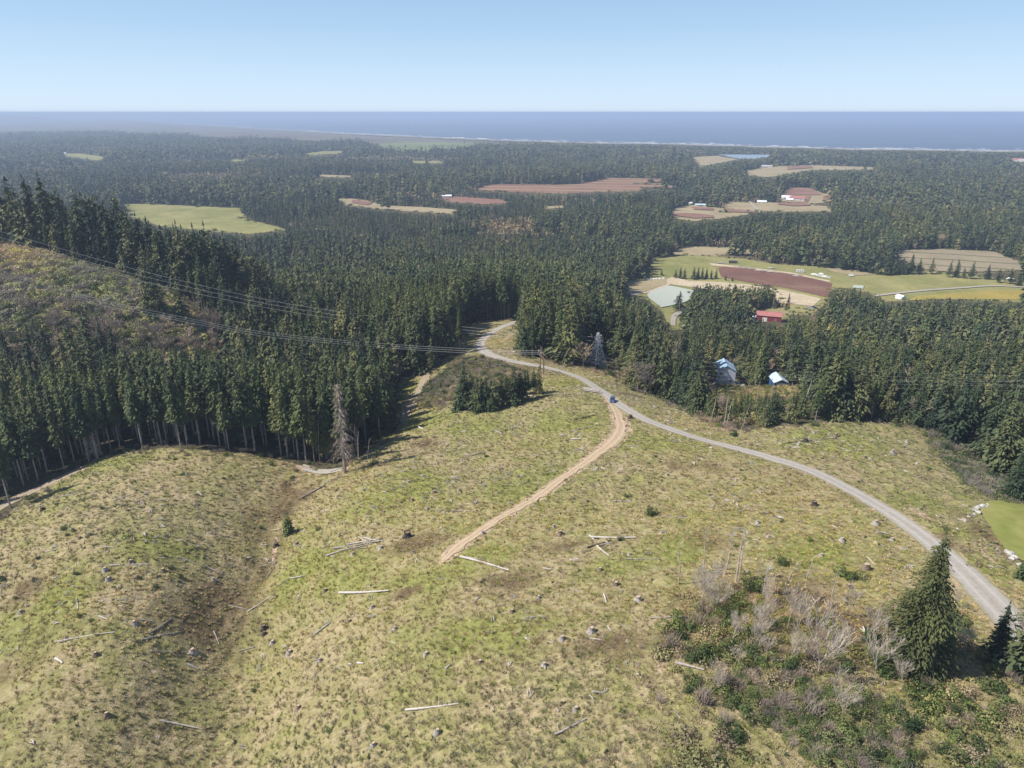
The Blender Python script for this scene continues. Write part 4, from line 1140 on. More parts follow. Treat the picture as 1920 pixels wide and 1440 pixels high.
# the rest of the wood is one mass
srcs = []; base = {}; nom = []
for kn in ('spruce', 'slim', 'ragged', 'mid', 'midslim', 'midragged', 'far', 'veryfar'):
    base[kn] = (len(srcs), len(K[kn]))
    for q in K[kn]: srcs.append(q[2]); nom.append(q[3])
nom = np.array(nom)
base['bare'] = (len(srcs), len(BT)); srcs += BT; nom = np.concatenate([nom, np.full(len(BT), 11.0)])
_fb = [cl('distant_broadleaf', M['leaf_brown'], 41 + i, n=60, leaf=.3, flat=1.3) for i in range(3)]
base['farbrown'] = (len(srcs), 3); srcs += _fb; nom = np.concatenate([nom, np.full(3, 1.3)])
for s_ in ('yellow', 'green', 'brown'):
    base[s_] = (len(srcs), 3); srcs += SH[s_]; nom = np.concatenate([nom, np.full(3, 1.5)])
rs = ~sel
X, Y, Zz, HT, KD, RR, SPC = [q[rs] for q in (x, y, z, ht, kind, r, sp)]
n = len(X); pick = np.zeros(n, int); wide = np.ones(n)
def setp(mask, kn):
    b, c = base[kn]; pick[mask] = b + RNG.integers(0, c, mask.sum())
d1 = RR < 430; d2 = (RR >= 430) & (RR < 1300); d3 = (RR >= 1300) & (RR < 2400); d4 = RR >= 2400
for kd, kn in KN.items(): setp(d1 & (KD == kd), kn)
setp(d2 & (KD != 1) & (KD < 3), 'mid'); setp(d2 & (KD == 1), 'midslim'); setp(d2 & (KD == 2), 'midragged')
setp(d3 & (KD < 3), 'far'); setp(d4, 'veryfar')
setp((KD == 3) & ~d4, 'bare')
m4 = (KD == 4) & ~d4; setp(m4, 'yellow'); mm = m4 & (RNG.random(n) < .4); setp(mm, 'green'); mm = m4 & (RNG.random(n) < .25); setp(mm, 'brown')
sz = HT / nom[pick]
sz3 = np.stack([sz, sz, sz], -1)
wide = RNG.uniform(.85, 1.25, n); sz3[:, 0] *= wide; sz3[:, 1] *= wide
sz3[m4] = np.stack([HT[m4] * .42, HT[m4] * .42, HT[m4] * .55], -1)
fbm_ = (fbm(X, Y, 260, 3, 191) + RNG.normal(0, .12, n) > .42) & (RR > 600) | ((RNG.random(n) < .03) & (RR > 600)); setp(fbm_, 'farbrown'); h_ = np.minimum(HT, 15) * .5
w_ = np.where(RR > 2400, 8.5, np.where(RR > 1300, 5.5, 3.6)); sz3[fbm_] = np.stack([w_, w_, h_], -1)[fbm_]
scatter('forest', 'dark conifer forest covering the ravine, the slopes and the coastal plain', 'forest', np.stack([X, Y, Zz - 0.2], -1), RNG.uniform(0, 6.28, n), sz3, pick, srcs)
#PART3

# ------------------------------------------------------------------ brush, undergrowth, ground cover, slash
def pts_in(poly, n, seed):
    g = np.random.default_rng(seed); lo = poly.min(0); hi = poly.max(0)
    P = lo + g.random((n, 2)) * (hi - lo); return P[inside(P[:, 0], P[:, 1], poly)]
def on_ground(P, dz=0.0): return np.stack([P[:, 0], P[:, 1], H(P[:, 0], P[:, 1]) + dz], -1)

KNOLL_BR = pixpoly([(850,672),(890,668),(940,680),(1000,700),(1010,716),(960,735),(900,742),(860,748),(820,770),(780,760),(800,720),(830,700)])
TOWER_BR = pixpoly([(1040,682),(1080,676),(1140,672),(1190,690),(1230,730),(1300,768),(1380,800),(1370,812),(1320,795),(1240,752),(1185,732),(1150,706),(1090,694)])
EDGE_BR = pixpoly([(1740,806),(1800,836),(1850,878),(1925,920),(1925,948),(1860,935),(1820,915),(1790,880),(1750,840)])
TH = pixpoly([(1275,1125),(1330,1075),(1440,1085),(1560,1135),(1660,1165),(1700,1250),(1790,1140),(1900,1190),(1960,1300),(1960,1480),(1250,1480),(1225,1258),(1250,1180)])
HOUSE_BR = pixpoly([(1322,716),(1400,726),(1515,722),(1512,785),(1440,790),(1390,795),(1330,765)])
def brush_stuff():
    g = np.random.default_rng(5); P = []; S = []; I = []
    kinds = ['yellow', 'brown', 'green', 'dark', 'twiggy', 'hill', 'hillbrown']; off = {k: 3 * i for i, k in enumerate(kinds)}
    def add(poly, n, seed, mixw, s0, s1, nz=40):
        q = pts_in(poly, n, seed); m = fbm(q[:, 0], q[:, 1], nz, 3, seed)
        for p, f in zip(q, m):
            w = np.array(mixw(f, p), float).clip(0); k = g.choice(5, p=w / w.sum()); k = (5 if k == 0 else 6 if k == 1 else k) if s0 == 1.31 else k; s = g.uniform(s0, s1) * (1.2 if k == 4 else 1)
            P.append(p); S.append((s, s, s * g.uniform(.7, 1.2))); I.append(k * 3 + g.integers(0, 3))
    hillmix = lambda f, p: (0.75 + 0.8 * f + 0.006 * (p[1] - 300), 0.32 - .3 * f, 0.10, 0.03, 0.25) if f > -.6 else (.1, .5, .05, .1, .4)
    add(BRUSH_PL, 15000, 3, lambda f, p: np.maximum(hillmix(f, p), 0.01), 1.31, 3.3, 26)
    add(KNOLL_BR, 2300, 4, lambda f, p: (.25, .45, .12, .08, .18), 0.6, 1.7)
    add(TOWER_BR, 2600, 6, lambda f, p: (.08, .34, .12, .06, .4), 0.6, 1.7)
    add(HOUSE_BR, 1500, 10, lambda f, p: (.3, .2, .3, .08, .2), 0.6, 1.8)
    add(EDGE_BR, 1600, 7, lambda f, p: (.25, .35, .2, .05, .2), 0.7, 2.0)
    n0 = len(P); add(TH, 6000, 9, lambda f, p: (.42, .16, max(.05, .2 + .5 * f), max(.01, .02 + .15 * f), .3), 0.35, 1.2, 12)
    q_ = np.array(P[n0:]); keep_ = fbm(q_[:, 0], q_[:, 1], 13, 3, 72) + np.clip(seg_dist(q_[:, 0], q_[:, 1], TH) / 12, 0, 1) * 1.0 > .62
    P[n0:] = [a for a, b in zip(P[n0:], keep_) if b]; S[n0:] = [a for a, b in zip(S[n0:], keep_) if b]; I[n0:] = [a for a, b in zip(I[n0:], keep_) if b]
    # undergrowth along the wood's edge
    q = np.array(OPEN_PL); sel_ = []
    g2 = np.random.default_rng(8)
    for i in range(len(q) - 1):
        a, b = q[i], q[i + 1]; L = np.hypot(*(b - a))
        if L > 60 or min(a[1], b[1]) < 110: continue
        nn = int(L * 1.1)
        for _ in range(nn):
            p = a + (b - a) * g2.random() + g2.normal(0, 2.6, 2); sel_.append(p)
    for p in sel_:
        k = g.choice(5, p=[.06, .28, .14, .08, .44]); s = g.uniform(.5, 1.5)
        P.append(p); S.append((s, s, s)); I.append(k * 3 + g.integers(0, 3))
    for key, pl in CLEAR_PL.items():
        far_ = np.hypot(*pl.mean(0)); sc_ = 1.6 if far_ < 1000 else 3.6; stp = 2.6 if far_ < 1000 else 7.0
        if far_ > 3200: continue
        for i in range(len(pl)):
            a, b = pl[i - 1], pl[i]; L = np.hypot(*(b - a))
            for _ in range(int(L / stp)):
                if fbm(np.array([a[0]]), np.array([a[1]]), 60, 2, 7)[0] < -.5: continue
                P.append(a + (b - a) * g2.random() + g2.normal(0, sc_ * 1.1, 2)); k = g.choice(5, p=[.2, .25, .25, .2, .1]); s = sc_ * g.uniform(.4, 1.3)
                S.append((s, s, s)); I.append(k * 3 + g.integers(0, 3))
    P = np.array(P); S = np.array(S); I = np.array(I)
    d = seg_dist(P[:, 0], P[:, 1], ROADS['main'][0], ROADS['main'][1] / 2 + 1.4) > 1
    for k_ in ('left_track', 'shadow_track', 'dirt'): d &= seg_dist(P[:, 0], P[:, 1], ROADS[k_][0], ROADS[k_][1] / 2 + .8) > 1
    P, S, I = P[d], S[d], I[d]
    src = sum([SH[k] for k in kinds], [])
    scatter('brush', 'olive and brown scrub covering the hillside, the knoll and the wood edges', 'brush', on_ground(P, -0.1), g.uniform(0, 6.28, len(P)), S, I, src)
brush_stuff()

# shrubs and thin bare trees on the hillside, too many to count, with a few bigger ones placed by hand below
def tiny(name, mat, seed, n, leaf):
    v, f = clump(seed, n=n, leaf=leaf, lobes=3); return new_mesh(name, v, f, [mat])
def ground_stuff():
    g = np.random.default_rng(12)
    N = 130000
    az = g.uniform(math.radians(-42), math.radians(42), N); rr = 52 * (380 / 52) ** g.random(N)
    rr = np.where(g.random(N) < .6, np.sqrt(g.random(N)) * 300 + 45, rr); az = az * np.where(rr < 130, 1.25, 1.0)
    P = np.stack([np.sin(az) * rr, np.cos(az) * rr], -1)
    k = inside(P[:, 0], P[:, 1], OPEN_PL) & ~inside(P[:, 0], P[:, 1], LAWN_PL)
    for key, wf in (('main', 1.12), ('dirt', 1.0), ('left_track', 1.1), ('dirt_fork', 1.0), ('shadow_track', 1.1), ('ravine_track', 1.1)):
        k &= seg_dist(P[:, 0], P[:, 1], ROADS[key][0], ROADS[key][1] / 2 * wf) > g.uniform(.85, 1.1, N)
    P = P[k]; x, y = P.T; n = len(P); r = np.hypot(x, y)
    gm = patch_mask(x, y, GREEN) * .6 + fbm(x, y, 14, 4, 5) * .5; bm_ = patch_mask(x, y, BROWN) + fbm(x, y, 9, 3, 6) * .4
    u = g.random(n)
    kd = np.zeros(n, int)                                   # straw tuft
    kd[u < .34 + .5 * gm] = 1                              # green tuft
    u2 = g.random(n); kd[u2 < .10 + .62 * np.clip(bm_, 0, 1)] = 2      # bracken
    u3 = g.random(n); kd[u3 < .02] = 3; kd[(u3 > .975)] = 4           # dark seedlings, twiggy
    kd[(u3 > .04) & (u3 < .12)] = 5                                    # low leafy clump
    src = [new_mesh('straw_tuft', *tuft(1 + i, 24, .30, .045, .5), [M['straw']]) for i in range(3)]
    src += [new_mesh('grass_tuft', *tuft(11 + i, 24, .26, .05, .5), [M['grass_green']]) for i in range(3)]
    src += [tiny('bracken_clump', M['bracken'], 61 + i, 34, .26) for i in range(3)]
    src += [tiny('seedling', M['leaf_dark'], 71 + i, 60, .2) for i in range(3)]
    src += [SH['twiggy'][i] for i in range(3)]
    src += [tiny('leafy_clump', M['grass_green'], 81 + i, 34, .26) for i in range(3)]
    base_s = np.choose(kd, [1.0, 1.0, .38, .36, .42, .32]) * g.uniform(.5, 1.4, n)
    sc = np.stack([base_s, base_s, base_s * np.where(np.isin(kd, (2, 5)), .5, 1)], -1)
    z = H(x, y) + micro(x, y) * ripple_mask(x, y) * smooth(520, 380, r) - 0.05
    scatter('grass', 'rough grass, bracken and seedlings growing over the clearcut', 'grass', np.stack([x, y, z], -1), g.uniform(0, 6.28, n), sc, kd * 3 + g.integers(0, 3, n), src)
    # logging slash
    N = 60000
    az = g.uniform(math.radians(-42), math.radians(42), N); rr = np.sqrt(g.random(N)) * 300 + 50
    P = np.stack([np.sin(az) * rr, np.cos(az) * rr], -1)
    f = fbm(P[:, 0], P[:, 1], 16, 3, 44) + .5 * fbm(P[:, 0], P[:, 1], 4, 2, 45)
    k = inside(P[:, 0], P[:, 1], OPEN_PL) & ~inside(P[:, 0], P[:, 1], LAWN_PL) & (g.random(N) < np.clip(f * .9 - .02, 0.015, .5))
    for key in ('main', 'dirt', 'left_track', 'shadow_track'): k &= seg_dist(P[:, 0], P[:, 1], ROADS[key][0], ROADS[key][1] / 2 + .8) > 1
    P = P[k]; x, y = P.T; n = len(P); r = np.hypot(x, y)
    z = H(x, y) + micro(x, y) * ripple_mask(x, y) * smooth(520, 380, r) + .1
    src = []
    for i in range(9):
        m = MB(); q = random.Random(i + 5)
        for j in range(q.choice([1, 1, 2, 3])):
            L = q.uniform(.5, 1.5); a = q.uniform(-.5, .5); o = np.array([q.gauss(0, .3), q.gauss(0, .3), q.uniform(0, .15)])
            d = np.array([math.cos(a), math.sin(a), q.gauss(0, .1)])
            m.tube([o - d * L / 2, o + [0, .06, .04], o + d * L / 2], [.07, .06, .03], 4)
        src.append(m.mesh('stick', [M['wood_grey'], M['wood_white'], M['wood_brown']][i % 3]))
    scatter('slash', 'scattered grey sticks and broken branches left on the clearcut', 'logging slash', np.stack([x, y, z], -1), g.uniform(0, 6.28, n), g.uniform(.35, 1.25, n), g.integers(0, 9, n), src)
ground_stuff()

def gz(x, y):
    x = np.asarray(x, float); y = np.asarray(y, float)
    return H(x, y) + micro(x, y) * ripple_mask(x, y) * smooth(520, 380, np.hypot(x, y)) - 0.04

# ------------------------------------------------------------------ logs
# (x0, y0, x1, y1, radius, look, material)
LOGS = [(205,1061,281,1061,.17,'long thin pale log','w'),(108,1205,216,1190,.15,'very long thin pale log','w'),(265,1200,339,1184,.2,'straight grey log','g'),(279,1187,321,1162,.2,'short grey log','g'),
 (263,1164,290,1166,.14,'short pale stick log','w'),(185,1156,202,1162,.2,'stubby pale log','w'),(143,1121,146,1143,.15,'stubby pale log','w'),(218,1125,275,1122,.1,'thin grey pole','g'),(85,1034,110,1029,.15,'short pale log','w'),
 (193,1026,216,1026,.16,'short pale log','w'),(333,1043,365,1056,.12,'thin grey pole','g'),(383,1062,421,1079,.14,'thin grey pole','w'),(162,990,188,981,.12,'thin grey pole','g'),(216,938,247,928,.16,'short grey log','g'),
 (116,931,147,927,.22,'short grey log','g'),(5,965,46,944,.16,'thin grey pole','g'),(429,1135,462,1143,.16,'bent grey log','g'),(464,1148,509,1119,.19,'long pale log in the gully','w'),(351,1245,373,1256,.25,'stubby white log','w'),
 (104,1235,118,1246,.3,'stubby white log','w'),(401,1185,411,1209,.12,'short pale stick log','w'),(447,1219,482,1213,.14,'short grey log','g'),(283,1220,318,1219,.13,'thin grey pole','w'),(318,1220,331,1229,.14,'stubby grey log','g'),
 (370,922,379,928,.2,'stubby pale log','w'),(565,936,644,891,.22,'long branchy grey log','g'),(612,1044,660,1029,.22,'dark-bellied grey log','g'),(624,1030,719,1013,.2,'long grey log of the tangle','g'),(640,1035,700,1018,.17,'grey log of the tangle','g'),
 (650,1022,712,1010,.17,'pale log of the tangle','w'),(680,1008,720,1015,.16,'pale log of the tangle','w'),(655,1030,694,1026,.15,'brown log of the tangle','b'),(605,1029,623,1016,.2,'short grey log','g'),(672,1006,690,1020,.12,'pale log of the tangle','w'),
 (636,1111,729,1110,.3,'bold white log','w'),(587,1193,619,1168,.25,'thick grey log','g'),(863,1047,954,1071,.26,'long white log','w'),(872,1046,905,1052,.14,'thin grey pole','g'),(668,1230,688,1210,.1,'thin grey pole','g'),
 (654,1243,660,1243,.2,'stubby white log','w'),(670,1243,682,1244,.24,'stubby white log','w'),(835,1255,844,1245,.2,'stubby white log','w'),(888,1129,901,1116,.18,'short leaning grey log','g'),(519,1101,545,1085,.14,'thin grey pole','g'),
 (545,1087,572,1079,.18,'short pale log','w'),(499,1080,516,1057,.13,'thin grey pole','g'),(847,959,891,958,.13,'thin grey pole','g'),(1108,1009,1192,1010,.26,'long white log','w'),(1101,1029,1145,1016,.22,'black charred log','k'),
 (1119,1027,1142,1044,.2,'white log','w'),(1105,1004,1119,1022,.18,'pale leaning log','w'),(1127,1026,1147,1021,.2,'grey log','g'),(1218,1159,1289,1152,.16,'curved grey log','g'),(1266,1245,1320,1257,.26,'thick grey log','g'),
 (1150,940,1212,943,.12,'thin grey pole','w'),(1132,1116,1137,1132,.18,'stubby white log','w'),(1106,1197,1127,1200,.13,'short pale log','w'),(1019,1067,1033,1069,.2,'stubby white log','w'),(1139,1173,1146,1184,.15,'stubby white log','w'),
 (1272,972,1297,973,.14,'short grey log','g'),(1067,813,1113,800,.16,'thin grey pole','g'),(1070,823,1090,823,.3,'short thick pale log','w'),(1077,788,1117,778,.2,'dark log','k'),(883,856,907,850,.26,'short grey log','g'),
 (928,809,941,815,.3,'stubby grey log','g'),(785,803,794,807,.4,'stubby white log','w'),(1467,832,1510,827,.18,'long dark log','k'),(1513,827,1557,823,.16,'thin grey pole','g'),(1240,972,1290,968,.12,'thin grey pole','g'),
 (1386,957,1430,949,.1,'thin grey pole','w'),(1560,985,1570,992,.15,'short pale log','w'),(1625,1043,1640,1058,.14,'curved pale log','w'),(1170,1050,1240,1046,.1,'thin grey pole','g'),(1076,846,1100,838,.2,'short grey log','g'),
 (620,885,640,878,.25,'short grey log','g'),(1290,1180,1330,1176,.14,'short grey log','g'),(760,1330,860,1318,.2,'long pale log','w'),(300,1350,380,1370,.2,'long pale log','w'),(1040,1380,1100,1350,.18,'long grey log','g')]
q0 = np.array([(l[0], l[1]) for l in LOGS], float); q1 = np.array([(l[2], l[3]) for l in LOGS], float)
L0_, L1_ = hit(q0[:, 0], q0[:, 1]), hit(q1[:, 0], q1[:, 1])
lab = rank_labels((L0_ + L1_) / 2, [l[5] for l in LOGS])
WM = {'w': 'wood_white', 'g': 'wood_grey', 'k': 'wood_dark', 'b': 'wood_brown'}
def make_log(a, b, rad, mat, label, seed, group='logs lying on the clearcut', stubs=True):
    g = random.Random(seed); c = (a + b) / 2; d = b - a; L = float(np.hypot(d[0], d[1])); ang = math.atan2(d[1], d[0])
    n = max(4, int(L / 1.5)); P = []; R = []
    for i in range(n + 1):
        t = i / n; p = a + d * t; p[2] = float(gz(p[0], p[1])) + rad * .9
        P.append(p + np.array([0, 0, 0])); R.append(rad * (1.2 - .6 * t) * g.uniform(.92, 1.08))
    zz = np.array([p[2] for p in P]); lin = np.polyval(np.polyfit(np.linspace(0, 1, n + 1), zz, 1), np.linspace(0, 1, n + 1))
    off = max(0, float((zz - lin).max()) * .5)
    bend = g.uniform(-.03, .03) * L
    loc = []
    for i, p in enumerate(P):
        t = i / n; nx = -math.sin(ang) * bend * math.sin(math.pi * t); ny = math.cos(ang) * bend * math.sin(math.pi * t)
        loc.append(np.array([p[0] - c[0] + nx, p[1] - c[1] + ny, lin[i] + off - c[2]]))
    m = MB(); m.tube(loc, R, 8)
    e = link('log', m.mesh('log', M[mat], False), loc=tuple(c))
    tag(e, label, 'log', group)
    if stubs and L > 4:
        sb = MB()
        for k in range(int(L / 1.6)):
            i = g.randrange(n); f = g.random(); p = loc[i] * (1 - f) + loc[i + 1] * f; a2 = g.random() * 6.28; l = g.uniform(.3, 1.0)
            sb.tube([p, p + np.array([math.cos(a2) * l, math.sin(a2) * l, g.uniform(.1, .8)])], [.06, .02], 4)
        sb.build('branch_stubs', M[mat], e)
    return e
for i, l in enumerate(LOGS): make_log(L0_[i].copy(), L1_[i].copy(), l[4] * .72, WM[l[6]], lab[i], i)

# the stack of cut logs beside the road: every log a thing
sp_ = hit(np.array([1111.0]), np.array([734.0]))[0]
for i in range(9):
    row = i if i < 5 else (i - 5) + .5; lz = 0.25 + (0 if i < 5 else .42)
    a = math.radians(-18 + random.uniform(-10, 10)); L = random.uniform(4.5, 7)
    c = sp_ + np.array([random.uniform(-.6, .6), row * .62 - 1.4, 0]); c[2] = float(gz(c[0], c[1])) + lz + .05
    m = MB(); d = np.array([math.cos(a), math.sin(a), random.uniform(-.02, .02)])
    m.tube([-d * L / 2, d * L / 2], [.26, .2], 8)
    e = link('log', m.mesh('log', M['wood_grey'], False), loc=tuple(c))
    nm = ['grey log at the near edge', 'second grey log from the near edge', 'middle grey log', 'second grey log from the far edge', 'grey log at the far edge', 'first upper grey log', 'second upper grey log', 'third upper grey log', 'last upper grey log'][i]
    tag(e, nm + ' of the log stack by the road', 'log', 'logs stacked by the road')

# ------------------------------------------------------------------ stumps
STUMP = [(629,921,1),(764,1005,2.4),(518,1024,1.6),(610,1107,1.2),(662,1040,1.2),(495,1178,1.5),(496,1189,1.3),(511,1205,1.3),(543,1224,1.4),(773,938,1.4),(801,954,1),(766,903,1.1),(814,924,1.2),(714,1029,1.3),(555,1022,1.2),(655,1164,1),(698,1140,1),(799,1227,1.1),
 (1050,1002,1.5),(1038,987,1),(1196,1127,1.5),(1155,1093,1.3),(1109,1184,1.5),(1054,1198,1.2),(1125,1069,1.2),(1526,948,1.6),(1641,984,1.6),(1624,1065,2.1),(1579,1013,1.3),(1673,1011,1.1),(1592,1098,1.2),(197,1070,1.4),(203,1085,1.4),(245,1054,1.4),(361,1222,1.5),(252,1170,1.3),(306,1072,1.2),
 (1182,784,1.8),(1673,850,1.5),(1567,817,1.6),(1510,829,1.8),(1498,833,1.3),(80,955,1.4),(350,890,1),(400,1090,1.1),(720,960,.9),(860,920,.9),(905,1000,1),(960,1150,1),(1010,1120,.9),(1240,1000,.9),(1330,930,.9),(1420,980,1),(1380,900,.9),(1100,940,.9),(1020,870,.9),(940,880,.9),
 (700,870,1),(820,870,.9),(1250,890,.9),(1480,910,.9),(1540,1040,1),(1440,1010,.9),(150,1010,1),(60,1060,1),(40,1150,1.1),(180,1230,1.2),(600,1240,1),(740,1180,1),(900,1240,1.1),(1020,1250,1),(1180,1040,.9),(1620,860,1.1),(1720,870,1.1),(1700,830,1.2),
 (560,1330,1.1),(820,1370,1.2),(1080,1330,1.1),(200,1340,1.2),(700,1400,1.1)]
q = np.array(STUMP, float); SPt = hit(q[:, 0], q[:, 1])
def stump_mesh(seed, mat):
    g = random.Random(seed); n = 10; V = []; F = []
    for lv, (rr, hh) in enumerate([(.62, -.3), (.46, .12), (.34, .5), (.31, .75)]):
        for j in range(n):
            a = j / n * 6.283; k = 1 + (.35 * g.random() if lv < 2 else .1 * g.random()); V.append((math.cos(a) * rr * k, math.sin(a) * rr * k, hh + (.14 * g.random() if lv == 3 else 0)))
    for i in range(3):
        for j in range(n): F.append((i * n + j, i * n + (j + 1) % n, (i + 1) * n + (j + 1) % n, (i + 1) * n + j))
    top = [(math.cos(j / n * 6.283) * .29, math.sin(j / n * 6.283) * .29, .74) for j in range(n)]
    body = new_mesh('stump', V, F, [mat]); cut = new_mesh('cut_face', top, [tuple(range(n))], [M['cut_wood'] if mat is not M['wood_dark'] else M['wood_brown']])
    return body, cut
SM = {k: [stump_mesh(i + o, M[k]) for i in range(4)] for o, k in ((0, 'wood_grey'), (10, 'wood_dark'), (20, 'wood_brown'))}
looks = []
for i, s_ in enumerate(STUMP):
    k = 'wood_dark' if (i in (1, 2, 25, 37, 40, 42, 5, 6)) else ('wood_grey' if i % 3 else 'wood_brown')
    size_ = 'big' if s_[2] > 1.45 else ('small' if s_[2] < 1.05 else 'mid-sized')
    looks.append((size_ + {'wood_dark': ' blackened', 'wood_grey': ' weathered grey', 'wood_brown': ' brown'}[k] + ' tree stump', k))
lab = rank_labels(SPt, [l[0] for l in looks])
for i, (p, s_) in enumerate(zip(SPt, STUMP)):
    b_, c_ = SM[looks[i][1]][i % 4]
    e = link('tree_stump', b_, loc=(p[0], p[1], float(gz(p[0], p[1])) - .05), rot=(0, 0, i * 1.3), scale=s_[2] * .85)
    tag(e, lab[i], 'stump', 'stumps on the clearcut'); link('cut_face', c_, e)

# ------------------------------------------------------------------ bushes in the open
SHR = [(1223,968,22,'dark','dark round bush',1.25),(1176,932,11,'green','small bush',1.3),(1166,1016,14,'dark','small dark bush beside the white log',1.2),(1472,1058,24,'dark','dense round bush',1),(1594,1080,34,'green','large glossy green bush',1),(1464,976,10,'green','small bush',1),
 (1571,986,18,'brown','brown-green bush',1),(1660,1006,12,'green','small bush',1),(1515,1014,11,'green','small bush',1),(490,990,10,'dark','small dark bush',1),(598,992,12,'green','small bush',.8),(913,858,9,'dark','small dark bush',1),(745,858,14,'green','small bush',1),(722,872,16,'brown','brown-green bush',1),
 (1230,857,8,'dark','small dark bush',1),(700,640+230,16,'green','small bush',1),(1505,905,14,'brown','rusty bush',1),(1348,948,7,'green','small bush',1),(122,994,10,'dark','small dark bush',1),(139,997,9,'dark','small dark bush',1),(129,1005,9,'dark','small dark bush',1),(119,992,7,'dark','small dark bush',1),
 (191,954,8,'dark','small dark bush',1),(148,1077,9,'dark','small dark bush',1),(141,1076,8,'dark','small dark bush',1),(261,1084,9,'dark','small dark bush',1),(293,1082,10,'brown','brown-green bush',1),(294,1103,13,'dark','small dark bush',1),(339,1083,10,'dark','small dark bush',1),(73,1047,9,'dark','small dark bush',1),
 (172,1166,10,'dark','small dark bush',1),(149,1160,9,'dark','small dark bush',1),(318,1064,9,'green','small bush',1),(310,1045,8,'dark','small dark bush',1),(4,1092,14,'dark','small dark bush',1),(132,1175,11,'brown','brown-green bush',1),(65,1090,9,'dark','small dark bush',1),(30,1125,8,'dark','small dark bush',1),
 (680,1000,8,'green','small bush',1),(905,1090,9,'green','small bush',1),(875,1106,12,'brown','brown-green bush',1),(1312,862,6,'dark','small dark bush',1),(1060,900,7,'green','small bush',1),(1100,1085,10,'green','small bush',1),(1142,1070,10,'brown','brown-green bush',1),(1085,1072,8,'green','small bush',1),
 (1390,885,6,'dark','small dark bush',1),(1600,980,9,'green','small bush',1),(1740,880,9,'green','small bush',1),(1700,905,8,'brown','brown-green bush',1),(1770,995,12,'green','small bush',1),(1765,1010,14,'brown','brown-green bush',1),(1810,1035,14,'brown','brown-green bush',1),(1830,1058,18,'brown','brown-green bush',1),
 (1750,930,10,'brown','brown-green bush',1),(1835,905,30,'brown','tan leafless bush',1),(1815,925,22,'yellow','olive bush',1),(1860,905,30,'yellow','olive bush',1),(1880,925,26,'brown','tan leafless bush',1),(1783,800,14,'yellow','olive bush',1),(800,832,12,'brown','rusty bush',1.5),(815,820,8,'brown','rusty bush',1.5),
 (340,890,10,'green','small bush',1),(250,905,8,'green','small bush',1),(420,900,7,'dark','small dark bush',1),(330,862,8,'dark','small dark bush',1),(480,1290,14,'green','small bush',1),(1330,1155,34,'green','broad leafy green bush',1.15),(1352,1172,38,'green','broad leafy green bush',1.15),(1378,1160,36,'dark','broad dark green bush',1.15),(1392,1185,40,'green','broad leafy green bush',1.15),(1348,1195,34,'yellow','broad olive bush',1.15),(1415,1200,36,'green','broad leafy green bush',1.15),(1305,1205,32,'yellow','broad olive bush',1.15),(1290,1235,34,'green','broad leafy green bush',1.15),(1330,1232,36,'green','broad leafy green bush',1.15),(1375,1225,38,'yellow','broad olive bush',1.15),(1420,1238,36,'green','broad leafy green bush',1.15),(1455,1215,36,'yellow','broad olive bush',1.15),(1470,1245,38,'green','broad leafy green bush',1.15),(1500,1215,34,'yellow','broad olive bush',1.15),(1560,1190,34,'green','broad leafy green bush',1.15),(1600,1225,38,'yellow','broad olive bush',1.15),(1575,1255,36,'green','broad leafy green bush',1.15),(1640,1240,34,'green','broad leafy green bush',1.15),(1410,1110,24,'dark','broad dark green bush',1.15),(1425,1095,22,'dark','broad dark green bush',1.15),(1520,1262,34,'brown','broad brown bush',1.15),(1440,1275,34,'yellow','broad olive bush',1.15),(1350,1270,34,'brown','broad brown bush',1.15),(1262,1190,26,'brown','broad brown bush',1.15),(1245,1225,26,'green','broad leafy green bush',1.15),(1790,1160,34,'brown','broad brown bush',1.15),(1805,1215,40,'brown','broad brown bush',1.15),(1760,1255,36,'brown','broad brown bush',1.15),(1850,1255,36,'green','broad leafy green bush',1.15),(960,1330,14,'brown','brown-green bush',1),(620,1370,14,'green','small bush',1)]
TH2 = pts_in(TH, 330, 91)
g_ = np.random.default_rng(4)
q = np.array([(s_[0], s_[1]) for s_ in SHR], float); BP = hit(q[:, 0], q[:, 1])
items = []
for p, s_ in zip(BP, SHR):
    d = math.dist(p, (0, 0, CAMZ)); items.append((p, s_[2] * d / FPX * .55, s_[3], s_[4], s_[5]))
nth = 0
for p in TH2:
    if nth > 170: break
    f = fbm(np.array([p[0]]), np.array([p[1]]), 10, 2, 3)[0]
    kn = g_.choice(['green', 'dark', 'yellow', 'twiggy', 'brown'], p=[.34, .14, .2, .18, .14]) if f > -.1 else g_.choice(['green', 'dark', 'yellow', 'twiggy', 'brown'], p=[.12, .05, .18, .35, .3])
    s_ = g_.uniform(1.0, 2.3) * (1 if f > -.2 else .7)
    items.append((np.array([p[0], p[1], float(gz(p[0], p[1]))]), s_, kn, {'green': 'leafy green thicket bush', 'dark': 'dark evergreen thicket bush', 'yellow': 'olive thicket bush', 'twiggy': 'leafless grey thicket bush', 'brown': 'brown thicket bush'}[kn], 1)); nth += 1
lab = rank_labels([i[0] for i in items], [i[3] for i in items])
for n, (p, s_, kn, look, zf) in enumerate(items):
    me = SH[kn][n % 3]
    o = link('shrub', me, loc=(p[0], p[1], float(gz(p[0], p[1])) - .08), rot=(0, 0, n * 2.1), scale=(s_, s_, s_ * (1.05 if kn != 'twiggy' else 1.3) * zf))
    tag(o, lab[n], 'bush', 'bushes growing in the clearcut')

